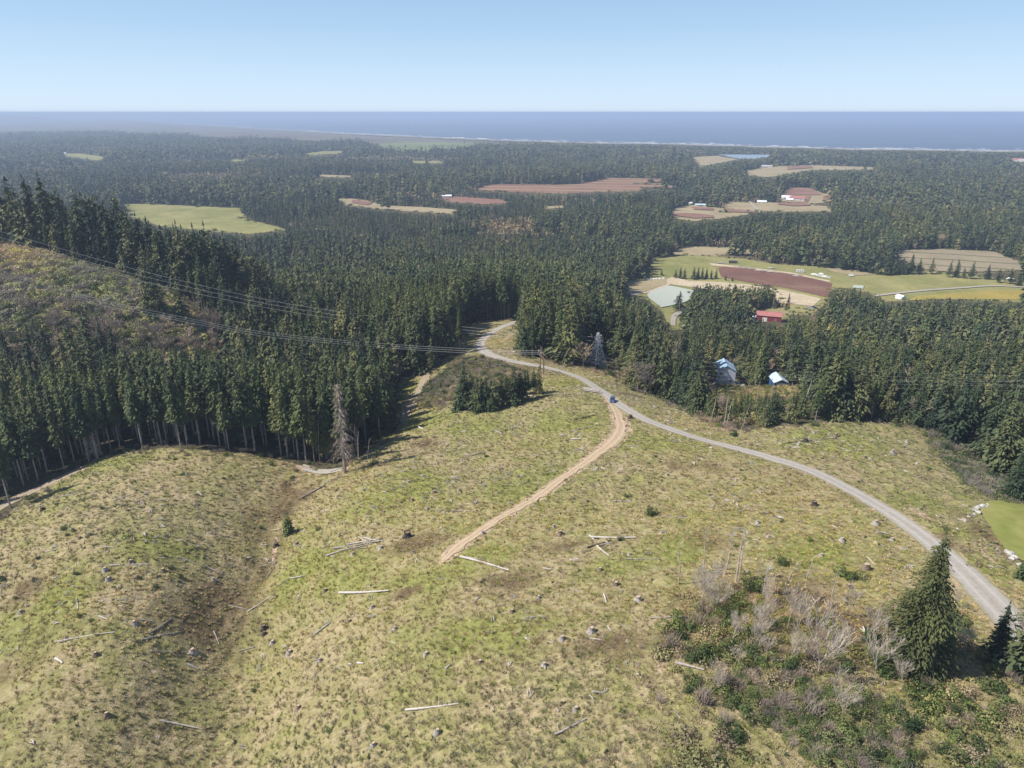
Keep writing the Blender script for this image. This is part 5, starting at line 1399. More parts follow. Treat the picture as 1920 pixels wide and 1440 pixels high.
# ------------------------------------------------------------------ bare trees, saplings, snags
_gt = random.Random(8)
BARE_T = [(_gt.uniform(1300, 1640), _gt.uniform(1110, 1256), _gt.uniform(45, 80), _gt.randrange(3), 'grey leafless thicket tree') for _ in range(9)] + [(1532,1262,140,0,'forked leafless tree'),(1494,1176,60,1,'small branching leafless tree'),(1630,1202,85,2,'fan-shaped pale leafless tree'),(1643,1262,100,0,'slanting pale leafless tree'),(1895,1252,118,1,'curved leafless tree by the road fork'),(1425,1182,52,2,'small pale leafless tree'),
 (1320,1124,62,1,'small pale leafless tree'),(1340,1110,60,2,'small pale leafless tree'),(1305,1112,45,0,'small pale leafless tree'),(1440,1135,50,1,'small pale leafless tree'),(1585,1150,60,2,'small pale leafless tree'),(1560,1215,70,0,'small pale leafless tree'),(1810,1230,60,2,'brown leafless tree'),(1795,1140,36,1,'brown leafless tree'),
 (1408,1210,50,2,'small pale leafless tree'),(1480,1240,60,1,'small pale leafless tree'),(1690,1290,60,2,'small pale leafless tree'),(1350,1300,60,1,'small pale leafless tree'),(1580,1340,80,0,'small pale leafless tree')]
_gr = random.Random(3)
BARE_P = [(_gr.uniform(10, 420), _gr.uniform(590, 665), _gr.choice(['purplish', 'tan', 'grey'])) for _ in range(22)] + [(135,700,'purplish'),(165,705,'purplish'),(75,695,'purplish'),(305,670,'grey'),(565,700,'purplish'),(580,690,'rusty'),(602,685,'rusty'),(365,560,'grey'),(410,640,'tan'),(400,625,'tan'),(745,720,'grey'),(735,712,'grey'),(1095,690,'grey'),(1700,690,'grey'),
 (1520,655,'purplish'),(1630,690,'purplish'),(1600,725,'pale'),(1625,722,'pale'),(1655,715,'tan'),(1180,720,'grey'),(1195,735,'grey'),(1560,724,'grey'),(1210,740,'grey'),(820,668,'grey'),(655,690,'grey')]
q = np.array([(b[0], b[1]) for b in BARE_T], float); A_ = hit(q[:, 0], q[:, 1]); q = np.array([(b[0], b[1]) for b in BARE_P], float); B_ = hit(q[:, 0], q[:, 1])
lab = rank_labels(np.concatenate([A_, B_]), [b[4] for b in BARE_T] + [b[2] + ' leafless broadleaf tree' for b in BARE_P])
def px2m(p, hp):
    hh = 8.0
    for _ in range(6):
        _, b0, _ = project(np.array(p)); _, b1, _ = project(np.array(p) + np.array([0, 0, hh])); hh *= hp / max(b0 - b1, 1e-3)
    return hh
def split_tree(me_list):  # trunk + branches as parts
    return me_list
for i, b in enumerate(BARE_T):
    hh = px2m(A_[i], b[2]); me = BTP[b[3]]
    top = max(v.co.z for v in me.vertices)
    o = link('bare_tree', me, loc=tuple(A_[i]), rot=(0, 0, i * 1.7), scale=hh / top); tag(o, lab[i], 'tree', 'leafless trees in the thicket')
for i, b in enumerate(BARE_P):
    hh = random.uniform(9, 13); me = BT[i % 5] if b[2] != 'pale' else BTP[i % 3]
    top = max(v.co.z for v in me.vertices)
    o = link('bare_tree', me, loc=tuple(B_[i]), rot=(0, 0, i * 1.7), scale=hh / top); tag(o, lab[len(BARE_T) + i], 'tree', 'leafless trees among the conifers')

POLES = [(1272,1095,-6,79,1),(1318,1074,-5,88,0),(1358,1078,8,90,3),(1380,1088,4,98,4),(1384,1096,2,80,3),(1338,1066,16,36,0),(1334,1146,0,42,0),(1430,1118,3,66,5),(1422,1082,1,42,2),(1450,1102,1,34,1),(1470,1114,12,57,1),(1511,1096,4,52,1),(1558,1133,1,66,2),(1495,1116,-2,28,0),
         (385,999,-7,71,0),(455,985,-1,58,0),(361,1025,-2,25,0),(1503,780,8,66,1),(1506,780,26,56,0),(1580,787,8,32,0),(1592,787,8,22,0),(1385,740+85,4,30,0),(1333,792,4,50,0),(1356,800,3,60,0),(1362,800,6,55,0),(1208,752,14,-20,0),(1395,738+60,5,40,0),(1300,775,5,44,0),(690,873,6,50,1),(672,868,5,60,1),(600,866,4,70,0),(835,770,3,28,1),(815,728,-8,24,2)]
POLES = [p for p in POLES if p[3] > 0]
q = np.array([(b[0], b[1]) for b in POLES], float); A_ = hit(q[:, 0], q[:, 1])
lab = rank_labels(A_, ['thin dead pole' if b[4] == 0 else 'dead sapling with broken twigs' for b in POLES])
for i, b in enumerate(POLES):
    p = A_[i]; hh = px2m(p, b[3]); d = math.dist(p, (0, 0, CAMZ)); dx = b[2] * d / FPX
    m = MB(); g = random.Random(i); r0 = max(.07, min(.17, hh * .013))
    P = [np.array([0, 0, -.4]), np.array([dx * .2 + g.gauss(0, .1), g.gauss(0, .15), hh * .35]), np.array([dx * .55 + g.gauss(0, .1), g.gauss(0, .15), hh * .7]), np.array([dx, 0, hh])]
    m.tube(P, [r0, r0 * .85, r0 * .65, r0 * .3], 6)
    e = link('dead_tree', m.mesh('dead_trunk', M['twigs_pale'], False), loc=tuple(p)); tag(e, lab[i], 'dead tree', 'dead poles standing on the clearcut')
    if b[4]:
        br = MB()
        for k in range(b[4] * 7):
            t = g.uniform(.35, .98); j = min(int(t * 3), 2); f = t * 3 - j; c = P[j] * (1 - f) + P[j + 1] * f; a = g.random() * 6.28; l = g.uniform(.4, 1.4)
            br.tube([c, c + np.array([math.cos(a) * l * .7, math.sin(a) * l * .7, g.uniform(.1, .9) * l])], [.05, .018], 3)
        br.build('branches', M['twigs_pale'], e)
# the big dead conifers
M['dead_twig'] = simple('dead_twig', (0.30, 0.24, 0.20), 0.2, .7)
for px, py, hp, sd, R, nb, look in [(647,886,168,1,4.0,330,'tall grey-brown dead conifer with drooping branches standing at the gully head'), (183,860,52,2,2.6,90,'small broken dead conifer with hanging bleached branches at the plantation edge'), (1655,700,50,3,2.2,90,'half-dead pale conifer rising from the wood behind the knoll')]:
    p = hit(np.array([px * 1.0]), np.array([py * 1.0]))[0]; hh = px2m(p, hp)
    e = empty('dead_conifer', look, 'dead tree', tuple(p))
    s_ = snag(sd, Ht=hh, nb=int(nb * .75), R=R * 1.1, droop=.6)
    m = MB(); m.tube([(0, 0, -1), (0.1, 0, hh * .3), (0, .15, hh * .65), (0.2, 0, hh)], [.5, .4, .24, .05], 7)
    m.build('trunk', M['bark_pale'], e); s_.build('branches', M['dead_twig'], e)

# ------------------------------------------------------------------ boulders
def rock_mesh(seed):
    g = random.Random(seed); bm = bmesh.new(); bmesh.ops.create_icosphere(bm, subdivisions=2, radius=1)
    for v in bm.verts:
        n = v.co.normalized(); k = 1 + .22 * math.sin(n.x * 3 + seed) + .18 * math.sin(n.y * 4 + seed * 2) + .1 * g.uniform(-1, 1)
        v.co = Vector((n.x * k * 1.2, n.y * k, n.z * k * .7))
    me = bpy.data.meshes.new('boulder'); bm.to_mesh(me); bm.free(); me.materials.append(M['rock']); return me
M['rock'] = simple('rock', (0.42, 0.405, 0.38), 0.35, 1.2, 0.9, 0.2, 0.12)
RM = [rock_mesh(i) for i in range(4)]
RK = [(1828,958,.9),(1834,953,1.0),(1840,951,1.1),(1846,951,.9),(1836,961,.8),(1826,965,.6),(1852,947,.7),(1817,969,.5),(1890,1036,.8),(1897,1040,1.0),(1903,1046,.8),(1897,1048,.7),(1912,1060,.8),(1919,1064,.7),(1333,840,.6),(1201,702,.5),(1810,978,.5),(1795,992,.5),(1870,1030,.4)]
q = np.array([(b[0], b[1]) for b in RK], float); A_ = hit(q[:, 0], q[:, 1]); lab = rank_labels(A_, [('large' if b[2] > .85 else 'mid-sized' if b[2] > .65 else 'small') + ' pale boulder' for b in RK])
for i, b in enumerate(RK):
    o = link('boulder', RM[i % 4], loc=(A_[i][0], A_[i][1], A_[i][2] + .12 * b[2]), rot=(0, 0, i), scale=b[2] * .62); tag(o, lab[i], 'boulder', 'pale boulders')

# ------------------------------------------------------------------ buildings
M['roof_blue'] = simple('roof_blue', (0.33, 0.47, 0.60), 0.06, 1, 0.45, 0.4)
M['roof_pale'] = simple('roof_pale', (0.50, 0.60, 0.66), 0.06, 1, 0.45, 0.4)
M['wall_lilac'] = simple('wall_lilac', (0.58, 0.64, 0.80), 0.05, 2)
M['wall_white'] = simple('wall_white', (0.78, 0.78, 0.78), 0.04, 2)
M['wall_blue'] = simple('wall_blue', (0.045, 0.10, 0.24), 0.08, 2)
M['wall_red'] = simple('wall_red', (0.24, 0.04, 0.05), 0.08, 2)
M['roof_red'] = simple('roof_red', (0.40, 0.165, 0.155), 0.12, .4, 0.8, 0.2)
M['wall_tan'] = simple('wall_tan', (0.50, 0.43, 0.33), 0.06, 2)
M['roof_grey'] = simple('roof_grey', (0.42, 0.42, 0.42), 0.08, 1)
M['glass_dark'] = simple('glass_dark', (0.03, 0.035, 0.045), 0.1, 2, 0.1, 0.8)
M['trim'] = simple('trim', (0.8, 0.8, 0.79), 0.03, 2)
def siding(name, col, period=0.25):
    b = NB(name); w = b.n("ShaderNodeTexWave"); w.wave_type = 'BANDS'; w.bands_direction = 'Z'; w.inputs['Scale'].default_value = 1 / period / 6.28 * 3; b.l.new(b.pos, w.inputs[0])
    c = b.mix(w.outputs['Fac'], tuple(q * .86 for q in col), col); c = b.mix(b.mr(b.noise(.6, 5), .35, .7, 0, .25), c, tuple(q * .7 for q in col)); return b.out(c, .8, .3)
M['siding'] = siding('siding', (0.52, 0.50, 0.57), 1.0)
def gable(name, label, cat, loc, rz, w, l, eave, apex, wall, roof, wins=(), door=None, over=.35, group=None, base=1.5):
    e = empty(name, label, cat, tuple(loc), (0, 0, rz), 1, group)
    m = MB(); x, y = w / 2, l / 2
    V = [(-x, -y, -base), (x, -y, -base), (x, y, -base), (-x, y, -base), (-x, -y, eave), (x, -y, eave), (x, y, eave), (-x, y, eave), (0, -y, apex), (0, y, apex)]
    m.add(V, [(0, 1, 5, 8, 4), (2, 3, 7, 9, 6), (1, 2, 6, 5), (3, 0, 4, 7)]); m.build('wall', M[wall], e)
    r = MB(); sl = (apex - eave) / x; o = over; th = .14
    for sg in (-1, 1):
        a = [(0, -y - o, apex + .03), (sg * (x + o), -y - o, eave - sl * o + .03), (sg * (x + o), y + o, eave - sl * o + .03), (0, y + o, apex + .03)]
        b = [(q[0], q[1], q[2] + th) for q in a]
        r.add(a + b, [(0, 1, 2, 3), (7, 6, 5, 4), (0, 4, 5, 1), (1, 5, 6, 2), (2, 6, 7, 3), (3, 7, 4, 0)])
    rf = r.build('roof', M[roof], e)
    rc = MB(); rc.box((0, 0, apex + .17 + .05), (.3, l + 2 * o, .08)); rc.build('ridge_cap', M[roof], rf)
    for (face, u, z, ww, hh) in wins:
        f = MB(); pn = MB(); t = .08
        def B(mb, uu, zz, a, b, d):
            if face in 'FB':
                yy = (-y - d / 2) if face == 'F' else (y + d / 2); mb.box((uu, yy, zz), (a, d, b))
            else:
                xx = (-x - d / 2) if face == 'L' else (x + d / 2); mb.box((xx, uu, zz), (d, a, b))
        B(f, u, z + hh / 2, ww + .2, .1, t); B(f, u, z - hh / 2, ww + .2, .1, t); B(f, u - ww / 2 - .05, z, .1, hh - .1, t); B(f, u + ww / 2 + .05, z, .1, hh - .1, t); B(f, u, z, .06, hh - .1, t * .8)
        B(pn, u, z, ww, hh - .1, .03)
        fo = f.build('window', M['trim'], e); pn.build('pane', M['glass_dark'], fo)
    if door:
        face, u, ww, hh = door; d = MB()
        if face == 'F': d.box((u, -y - .03, hh / 2), (ww, .06, hh))
        else: d.box((-x - .03, u, hh / 2), (.06, ww, hh))
        d.build('door', M['trim'], e)
    return e
def G(px, py): return hit(np.array([px * 1.0]), np.array([py * 1.0]))[0]
h = gable('house', 'two-storey pale blue-grey house with light blue metal roof among the trees', 'house', G(1356, 717) + np.array([0, 0, 1.2]), math.radians(-7), 8.4, 10.2, 6.3, 8.8, 'wall_lilac', 'roof_blue',
          [('F', -2.4, 4.9, .95, 1.3), ('F', 2.2, 1.6, 1.1, 1.1), ('L', -2, 4.2, .9, 1.1), ('L', 2, 4.2, .9, 1.1), ('R', 0, 4.2, .9, 1.1)], ('F', -2.4, 1.0, 2.1))
m = MB(); m.box((-4.7, 2.2, 1.6), (1.8, 4.6, 6.2)); m.build('side_annex', M['wall_white'], h)
m = MB(); m.box((-4.8, 2.2, 4.85), (2.4, 5.2, .15)); m.build('annex_roof', M['roof_blue'], h)
m = MB(); m.box((5.2, 1.5, 2.2), (2.6, 5, .14)); m.box((6.4, -.8, 1.0), (.14, .14, 2.3)); m.box((6.4, 3.8, 1.0), (.14, .14, 2.3)); m.build('porch', M['wood_brown'], h)
gable('shed', 'low dark blue shed with pale metal roof beside a second smaller roof', 'shed', G(1458, 722), math.radians(-4), 6.2, 10, 3.0, 4.5, 'wall_blue', 'roof_pale', [('F', 1.2, 1.6, .9, .9)], ('F', -1.2, 1.6, 2.2))
gable('shed', 'small outbuilding with light blue roof right of the larger shed', 'shed', G(1480, 720), math.radians(18), 4.0, 5.2, 2.8, 4.0, 'wall_blue', 'roof_blue', [('F', 0, 1.5, .8, .8)])
b_ = gable('barn', 'long red metal barn with lighter red roof and white end', 'barn', G(1441, 601), math.radians(90 - 20), 11, 19, 5.0, 7.2, 'wall_red', 'roof_red', [('L', -5, 2.5, 1.2, 1.2)], ('L', 3, 3.4, 3.6))
gable('shed', 'small white lean-to at the end of the red barn', 'shed', G(1417, 600) , math.radians(90 - 20), 6, 5, 2.8, 4.0, 'wall_white', 'wall_white', [('L', 0, 1.6, .9, .8)])
gable('shed', 'small white pump shed beside the farm road', 'shed', G(1688, 561), .3, 5, 7, 2.6, 3.8, 'wall_white', 'wall_white', [('F', 0, 1.4, .9, .8)])
gable('shed', 'little white roofed shelter at the end of the green field', 'shed', G(1895, 528), .2, 5, 6, 2.4, 3.4, 'wall_tan', 'wall_white', [('F', 0, 1.4, .9, .8)])
FARB = [(1474,374,13,17,4.2,7.5,'wall_white','wall_white','white farmhouse with white roof beside the red cranberry beds'),(1480,377,9,12,3,5,'wall_tan','wall_white','low white-roofed shed next to the white farmhouse'),(1494,376,12,26,4.5,8,'wall_white','roof_red','white barn with pinkish roof beside the cranberry beds'),
 (1428,381,8,16,3,5,'wall_white','wall_white','white shed where the lane meets the cranberry strip'),(1300,384,9,16,3,5,'wall_tan','wall_white','pale roofed shed at the edge of the far wood'),(1313,387,8,18,3,4.6,'wall_white','roof_pale','long low shed just past the pale roofed shed'),
 (960,341,10,26,4,6.5,'wall_white','roof_grey','grey-roofed building at the edge of the big striped field'),(838,371,9,18,4,6,'wall_white','wall_white','white building by the small reddish field'),(1426,315,18,32,5,9,'wall_tan','roof_grey','tan building at the rim of the distant field'),(1440,314,14,24,4,7,'wall_white','roof_grey','grey-roofed distant house by the far tan field'),
 (1906,302,20,40,5,9,'wall_tan','roof_red','reddish-roofed long building far off by the beach wood'),(1919,303,20,30,5,8,'wall_white','roof_grey','pale distant building next to the reddish-roofed one'),(540,328,10,22,4,6,'wall_white','wall_white','white building lost in the far forest'),(113,290,18,40,5,8,'wall_white','wall_white','white building at the tip of the far green clearing'),(1526,308,14,30,4,6,'wall_tan','roof_pale','pale shed behind the far tan field'),
 (1604,478,9,20,3,4.6,'wall_white','wall_white','white roof glimpsed between trees above the meadow')]
for (px, py, w, l, ev, ap, wm, rm_, lb) in FARB:
    gable(('farmhouse' if 'house' in lb else 'building'), lb, 'building', G(px, py), math.radians(90 - (px - 960) / 30), w, l, ev, ap, wm, rm_, [('L', -l / 4, ev * .5, 1.6, 1.4), ('L', l / 4, ev * .5, 1.6, 1.4)], ('L', 0, 1.6, 2.3), .5, 'farm buildings on the plain')

# ------------------------------------------------------------------ vehicles
M['tyre'] = simple('tyre', (0.03, 0.03, 0.03), 0.1, 3); M['rim'] = simple('rim', (0.5, 0.5, 0.52), 0.05, 3, .4, .5); M['lamp_glass'] = simple('lamp_glass', (0.8, 0.8, 0.78), 0.02, 3, .1, .6)
def paint(name, col): return simple(name, col, 0.04, 1, 0.28, 0.6)
M['paint_blue'] = paint('paint_blue', (0.06, 0.09, 0.19)); M['paint_white'] = paint('paint_white', (0.78, 0.78, 0.78)); M['paint_dark'] = paint('paint_dark', (0.04, 0.045, 0.06)); M['paint_red'] = paint('paint_red', (0.35, 0.05, 0.03)); M['paint_silver'] = paint('paint_silver', (0.5, 0.5, 0.5))
def prism(m, prof, w, wtop=None, ztop=None):
    """side profile (y, z) extruded over x"""
    n = len(prof); V = []
    for sg in (-1, 1):
        for (yy, zz) in prof:
            ww = w / 2
            if wtop and zz > ztop: ww = wtop / 2
            V.append((sg * ww, yy, zz))
    F = [tuple(range(n)), tuple(range(2 * n - 1, n - 1, -1))] + [((i + 1) % n, i, n + i, n + (i + 1) % n) for i in range(n)]
    m.add(V, F)
def vehicle(name, label, cat, loc, rz, mat, kind='suv', s=1.0):
    e = empty(name, label, cat, tuple(loc), (0, 0, rz), s)
    b = MB()
    if kind == 'pickup': prof = [(-2.6, .45), (-2.65, .95), (-2.5, 1.15), (-1.3, 1.25), (-.75, 1.28), (.95, 1.28), (2.6, 1.2), (2.65, .5)]
    elif kind == 'sedan': prof = [(-2.25, .35), (-2.3, .75), (-2.15, .92), (-1.1, 1.02), (1.35, 1.05), (2.2, 1.0), (2.25, .4)]
    else: prof = [(-2.3, .4), (-2.38, .85), (-2.25, 1.05), (-1.15, 1.18), (2.2, 1.2), (2.3, 1.0), (2.3, .45)]
    prism(b, prof, 1.88); body = b.build('body', M[mat], e)
    c = MB(); g = MB()
    cab = {'pickup': [(-.85, 1.2), (-.2, 1.82), (.85, 1.84), (1.0, 1.2)], 'sedan': [(-.95, 1.0), (-.25, 1.42), (.85, 1.42), (1.6, 1.0)], 'suv': [(-1.1, 1.15), (-.4, 1.72), (1.9, 1.74), (2.25, 1.15)]}[kind]
    prism(g, cab, 1.74, 1.46, 1.3); g.build('windows', M['glass_dark'], e)
    y0, y1 = cab[1][0] + .03, cab[2][0] - .03; zt = cab[1][1]
    c.box((0, (y0 + y1) / 2, zt + .03), (1.42, y1 - y0, .07)); c.build('roof', M[mat], e)
    for sx in (-1, 1):
        hl = MB(); hl.box((sx * .68, prof[1][0] - .01, .82), (.36, .06, .18)); hl.build('headlight', M['lamp_glass'], e)
        for sy in (-1, 1):
            w = MB(); y = sy * (1.45 if kind != 'pickup' else 1.65); w.tube([(sx * .72, y, .36), (sx * .97, y, .36)], [.37, .37], 14); wo = w.build('wheel', M['tyre'], e)
            r = MB(); r.tube([(sx * .965, y, .36), (sx * .985, y, .36)], [.22, .2], 10); r.build('rim', M['rim'], wo)
    return e
p = G(1148, 753); vehicle('parked_car', 'small blue car parked where the dirt track leaves the gravel road', 'car', (p[0], p[1], p[2] + .05), math.radians(-14), 'paint_blue', 'suv', .8)
p = G(1386, 723); vehicle('parked_car', 'white car parked on the grass beside the blue-roofed house', 'car', p, math.radians(75), 'paint_white', 'sedan')
p = G(1360, 720); vehicle('pickup_truck', 'dark pickup parked in front of the blue-roofed house', 'truck', (p[0] - .5, p[1] - 1, p[2]), math.radians(80), 'paint_dark', 'pickup')
p = G(1447, 603); vehicle('pickup_truck', 'white pickup parked in front of the red barn', 'truck', p, math.radians(70), 'paint_white', 'pickup', 1.1)
p = G(1519, 579); vehicle('parked_car', 'silver car parked on the gravel yard past the barn', 'car', p, math.radians(60), 'paint_silver', 'suv')
p = G(1527, 578); vehicle('parked_car', 'dark car beside the silver one on the gravel yard', 'car', p, math.radians(60), 'paint_dark', 'suv')
# tractor
p = G(1476, 573); e = empty('tractor', 'small red tractor standing on the sandy yard behind the barn', 'tractor', tuple(p), (0, 0, 1.2))
m = MB(); prism(m, [(-2, .8), (-2, 1.5), (-.2, 1.6), (.9, 1.5), (.9, .8)], .9); m.build('body', M['paint_red'], e)
m = MB(); m.box((0, .4, 2.0), (1.1, 1.1, 1.1), 0, .85); m.build('cab', M['glass_dark'], e)
m = MB(); m.box((0, .4, 2.6), (1.1, 1.2, .1)); m.build('roof', M['paint_red'], e)
for sx in (-1, 1):
    for y, r in ((.7, .8), (-1.5, .5)):
        m = MB(); m.tube([(sx * .5, y, r), (sx * .9, y, r)], [r, r], 14); m.build('wheel', M['tyre'], e)
# caravan
p = G(1500, 511); e = empty('caravan', 'white caravan parked at the far edge of the red field', 'caravan', tuple(p), (0, 0, math.radians(75)))
m = MB(); prism(m, [(-3.6, .5), (-3.9, 1.6), (-3.4, 2.9), (3.5, 2.9), (3.8, 2.2), (3.8, .5)], 2.5); m.build('body', M['paint_white'], e)
for y in (-2.2, 0, 2.2):
    m = MB(); m.box((-1.27, y, 1.9), (.04, 1.1, .7)); m.build('window', M['glass_dark'], e)
m = MB(); m.tube([(-1.2, .2, .4), (1.2, .2, .4)], [.4, .4], 12); m.build('wheel', M['tyre'], e)
m = MB(); m.tube([(0, -3.8, .5), (0, -5, .45)], [.06, .06], 5); m.build('tow_bar', M['rim'], e)
# farm clutter
p = G(1374, 494); e = empty('shipping_container', 'dark open-sided shelter standing in the green meadow', 'shelter', tuple(p), (0, 0, math.radians(80)))
m = MB(); m.box((0, 0, 2.9), (3, 9.5, .15)); m.build('roof', M['paint_dark'], e)
m = MB(); m.box((1.4, 0, 1.4), (.1, 9.4, 2.8)); m.box((0, -4.65, 1.4), (2.7, .1, 2.8)); m.box((0, 4.65, 1.4), (2.7, .1, 2.8)); m.build('wall', M['wall_tan'], e)
e.name = 'field_shelter'
for i, (px, dx) in enumerate([(1213, 0), (1220, 0), (1226, 0), (1231, 0), (1237, 0), (1244, 0)]):
    p = G(px, 524 - (i % 2) * .6); e = empty('pallet_box', ['first', 'second', 'third', 'fourth', 'fifth', 'last'][i] + ' white box in the row on the tan field by the pond', 'box', tuple(p), (0, 0, .5), 1, 'row of white boxes')
    m = MB(); m.box((0, 0, .65), (2.0, 2.6, .9)); m.build('box_body', M['wall_white'], e); m = MB(); m.box((0, 0, 1.14), (2.2, 2.8, .08)); m.build('lid', M['trim'], e); m = MB(); m.box((-.8, 0, .1), (.2, 2.4, .22)); m.box((.8, 0, .1), (.2, 2.4, .22)); m.build('skid', M['wood_brown'], e)
CL = [(1346,495,6,3,1.2),(1353,494,5,3,1.5),(1359,495,5,3,1.0),(1380,500,7,3,1.2),(1390,502,8,3,1.0),(1400,503,6,3,1.4),(1411,505,6,4,1.0),(1421,508,7,4,.9),(1434,510,8,3,1.1),(1444,511,7,4,1.3),(1455,512,6,3,1.0),(1448,504,5,3,1.2),(1484,515,6,3,1.0),(1492,518,7,3,.9),(1499,517,5,3,1.1),(1442,503,4,3,1.0)]
q = np.array([(c[0], c[1]) for c in CL], float); A_ = hit(q[:, 0], q[:, 1]); lk = ['pale timber pile' if i % 2 else 'grey pile of stacked pallets' for i in range(len(CL))]; lab = rank_labels(A_, lk)
for i, c in enumerate(CL):
    g = random.Random(i); m = MB(); L, W, hh = c[2], c[3], c[4]
    for k in range(int(hh / .22)):
        for j in range(4):
            m.box((g.uniform(-.3, .3), -W / 2 + (j + .5) * W / 4 + g.uniform(-.1, .1), .12 + k * .23), (L * g.uniform(.7, 1), W / 5, .17), g.uniform(-.05, .05))
    e = link('timber_pile', m.mesh('timber_pile', M['wood_white'] if i % 2 else M['wood_grey'], False), loc=tuple(A_[i]), rot=(0, 0, g.uniform(-.5, .3))); tag(e, lab[i], 'timber pile', 'timber and pallet piles on the meadow')
for i, (px, py, L) in enumerate([(1527, 516, 7), (1537, 518, 6), (1547, 520, 7), (1553, 521, 5), (1540, 515, 5)]):
    p = G(px, py); e = empty('covered_boat', ['first', 'second', 'third', 'fourth', 'rear'][i] + ' white covered hull in the row at the far side of the red field', 'boat', tuple(p), (0, 0, 1.2), 1, 'row of white covered hulls')
    m = MB(); prism(m, [(-L / 2, .9), (-L / 2 + .8, .3), (L / 2, .3), (L / 2, 1.1)], 2.2); m.build('hull', M['wall_white'], e); m = MB(); prism(m, [(-L / 2 + .1, 1.0), (0, 1.9), (L / 2, 1.3), (L / 2, 1.12)], 2.0, .8, 1.5); m.build('cover', M['roof_grey'] if i % 2 else M['trim'], e)

# ------------------------------------------------------------------ power line
M['steel'] = simple('steel', (0.74, 0.74, 0.75), 0.1, 1, 0.5, 0.5); M['pole_wood'] = simple('pole_wood', (0.20, 0.15, 0.11), 0.2, 2); M['wire'] = simple('wire', (0.45, 0.44, 0.43), 0.05, 1, 0.5, 0.4)
tp = G(1119, 690); th_ = px2m(tp, 66)
def build_tower(p, hh, rz):
    e = empty('power_tower', 'grey lattice steel power tower beyond the gravel road', 'power tower', tuple(p), (0, 0, rz))
    wb, wm, hm = 3.2, 1.0, hh * .62
    def wd(z): return wb + (wm - wb) * min(1, z / hm) if z < hm else wm + (.35 - wm) * (z - hm) / (hh - hm)
    for sx in (-1, 1):
        for sy in (-1, 1):
            m = MB(); m.tube([(sx * wd(z), sy * wd(z), z) for z in (-.8, 0, hm, hh)], [.15, .14, .12, .09], 4); m.build('leg', M['steel'], e)
    lv = [0, hh * .2, hh * .37, hh * .5, hm, hh * .74, hh * .86, hh]
    for a, b in zip(lv[:-1], lv[1:]):
        m = MB(); wa, w2 = wd(a), wd(b)
        cs = [(-1, -1), (1, -1), (1, 1), (-1, 1)]
        for i in range(4):
            c0, c1 = cs[i], cs[(i + 1) % 4]
            m.tube([(c0[0] * wa, c0[1] * wa, a), (c1[0] * w2, c1[1] * w2, b)], [.065, .065], 3); m.tube([(c1[0] * wa, c1[1] * wa, a), (c0[0] * w2, c0[1] * w2, b)], [.065, .065], 3)
            m.tube([(c0[0] * w2, c0[1] * w2, b), (c1[0] * w2, c1[1] * w2, b)], [.065, .065], 3)
        m.build('bracing', M['steel'], e)
    for z, L in ((hh * .62, 2.6), (hh * .76, 2.3), (hh * .9, 1.8)):
        m = MB()
        for sg in (-1, 1):
            for sy in (-1, 1): m.tube([(0, sy * wd(z), z), (sg * L, 0, z + .2)], [.07, .06], 3)
            m.tube([(0, 0, z + hh * .06), (sg * L, 0, z + .25)], [.06, .06], 3)
        a = m.build('cross_arm', M['steel'], e)
        for sg in (-1, 1):
            i_ = MB(); i_.tube([(sg * L, 0, z + .2), (sg * L, 0, z - .9)], [.08, .08], 5); i_.build('insulator', M['trim'], a)
    return e
build_tower(tp, th_, math.radians(30))
hp_ = []
for px, py, top in ((1013, 697, 654), (1019, 701, 654)):
    p = G(px, py); hp_.append((p, px2m(p, py - top)))
(p0, h0), (p1, h1) = hp_
e = empty('power_pole', 'pair of tall brown wooden power poles joined by crossbars beside the gravel road', 'power pole', tuple(p0))
d = p1 - p0; hm_ = h0
for o in (np.zeros(3), d):
    m = MB(); m.tube([o + [0, 0, -1], o + np.array([0, 0, hm_ - o[2]])], [.24, .16], 8); m.build('pole', M['pole_wood'], e)
u_ = d / np.linalg.norm(d[:2]); u_[2] = 0
for z in (hm_ - 1.0, hm_ - 2.6):
    m = MB(); m.tube([-u_ * 2.2 + [0, 0, z], d * [1, 1, 0] + u_ * 2.2 + [0, 0, z]], [.12, .12], 5); m.build('crossbar', M['pole_wood'], e)
for s_ in (-2.0, .5, 3.2):
    m = MB(); m.tube([u_ * s_ + [0, 0, hm_ - 1], u_ * s_ + [0, 0, hm_ - 1.8]], [.09, .09], 6); m.build('insulator', M['trim'], e)
for k, (px, py, top, lb) in enumerate([(1273, 586, 562, 'slim grey utility pole near the pond'), (1448, 583, 557, 'utility pole rising behind the red barn'), (1648, 556, 534, 'utility pole between the green field and the farm road'), (1335, 586, 560, 'pale utility pole between the trees by the pond')]):
    p = G(px, py); hh = px2m(p, py - top); e = empty('utility_pole', lb, 'utility pole', tuple(p), (0, 0, .4 * k), 1, 'utility poles by the farm')
    m = MB(); m.tube([(0, 0, -1), (0, 0, hh)], [.22, .15], 6); m.build('pole', M['wood_grey'], e); m = MB(); m.box((0, 0, hh - .8), (2.4, .14, .16)); m.build('crossbar', M['wood_grey'], e)

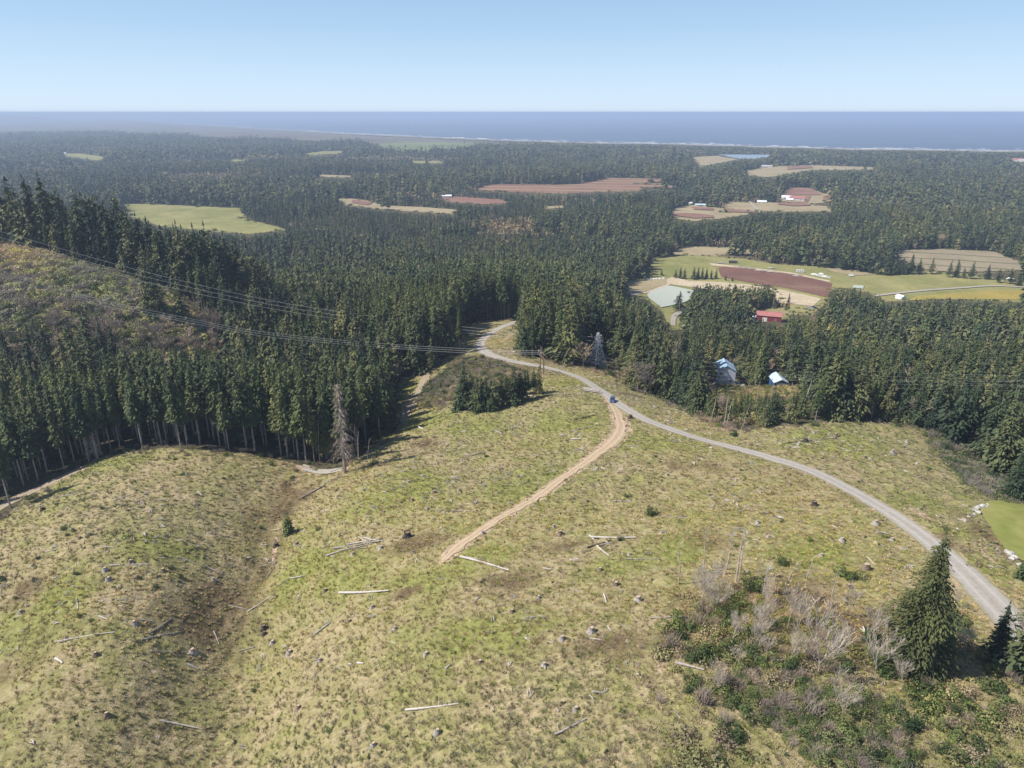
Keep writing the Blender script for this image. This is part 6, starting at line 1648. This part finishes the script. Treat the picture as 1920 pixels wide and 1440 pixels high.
def wire(label, pxs, rad=.034):
    """a conductor hung through points given as (px, py, distance)"""
    P = []
    for (px, py, t) in pxs:
        r = rays(np.array([px * 1.0]), np.array([py * 1.0]))[0]; r = r / math.sqrt(1 + r[0] ** 2); P.append(np.array([0, 0, CAMZ]) + r * t)
    Q = catmull(P, 10); c = Q.mean(0); m = MB(); m.tube([q_ - c for q_ in Q], [rad] * len(Q), 4)
    o = link('power_cable', m.mesh('power_cable', M['wire'], False), loc=tuple(c)); tag(o, label, 'cable', 'power line cables'); return o
tt = math.dist(tp, (0, 0, CAMZ)); tt = tt / math.sqrt(1 + ((1119 - 960) / FPX) ** 2) * 1.0
for i, (nm, dy) in enumerate([('uppermost', 0), ('middle', 7), ('lowest', 15)]):
    wire('%s of the three upper power cables running from the hillside to the tower' % nm, [(-160, 396 + i * 12, 350), (0, 434 + i * 11, 345), (250, 504 + i * 9.5, 338), (500, 562 + i * 7.5, 330), (700, 593 + i * 6.5, 322), (900, 616 + i * 5.5, 312), (1010, 624 + i * 6.5, 306), (1114, 632 + i * 7, tt)], .048)
    wire('%s of the three cables running from the tower over the wood' % nm, [(1120, 632 + i * 7, tt), (1200, 649 + i * 8, tt - 6), (1300, 667 + i * 8, tt - 14), (1450, 684 + i * 8, tt - 28), (1650, 697 + i * 8, tt - 44), (1960, 706 + i * 9, tt - 66)], .010)
for i, nm in enumerate(['uppermost', 'middle', 'lowest']):
    wire('%s of the three lower power cables running from the hillside to the wooden poles' % nm, [(-120, 474 + i * 7, 300), (78, 529 + i * 5, 298), (182, 560 + i * 5, 297), (390, 604 + i * 4, 293), (500, 623 + i * 4, 290), (700, 643 + i * 3.5, 286), (880, 654 + i * 4, 282), (1014, 658 + i * 3, 279)], .046)
    wire('%s of the three cables running from the wooden poles past the blue-roofed house' % nm, [(1016, 657 + i * 3, 279), (1100, 666 + i * 6, 279), (1180, 678 + i * 7, 278), (1300, 692 + i * 7, 275), (1443, 704 + i * 7, 268), (1560, 710 + i * 7, 262), (1750, 714 + i * 8, 250), (1960, 716 + i * 9, 238)], .010)

# ------------------------------------------------------------------ haze
hz = NB('haze'); hz.t.nodes.remove(hz.b)
pv = hz.n("ShaderNodeVolumePrincipled"); pv.inputs["Color"].default_value = (0.55, 0.67, 0.90, 1); pv.inputs["Density"].default_value = 0.00014; pv.inputs["Anisotropy"].default_value = 0.1
hz.l.new(pv.outputs[0], hz.t.nodes["Material Output"].inputs["Volume"])
m = MB(); m.box((0, 61000, 86), (250000, 128000, 188)); o = m.build('haze', hz.m); o['kind'] = 'stuff'; o['label'] = 'thin blue haze over the plain and sea'; o['category'] = 'haze'
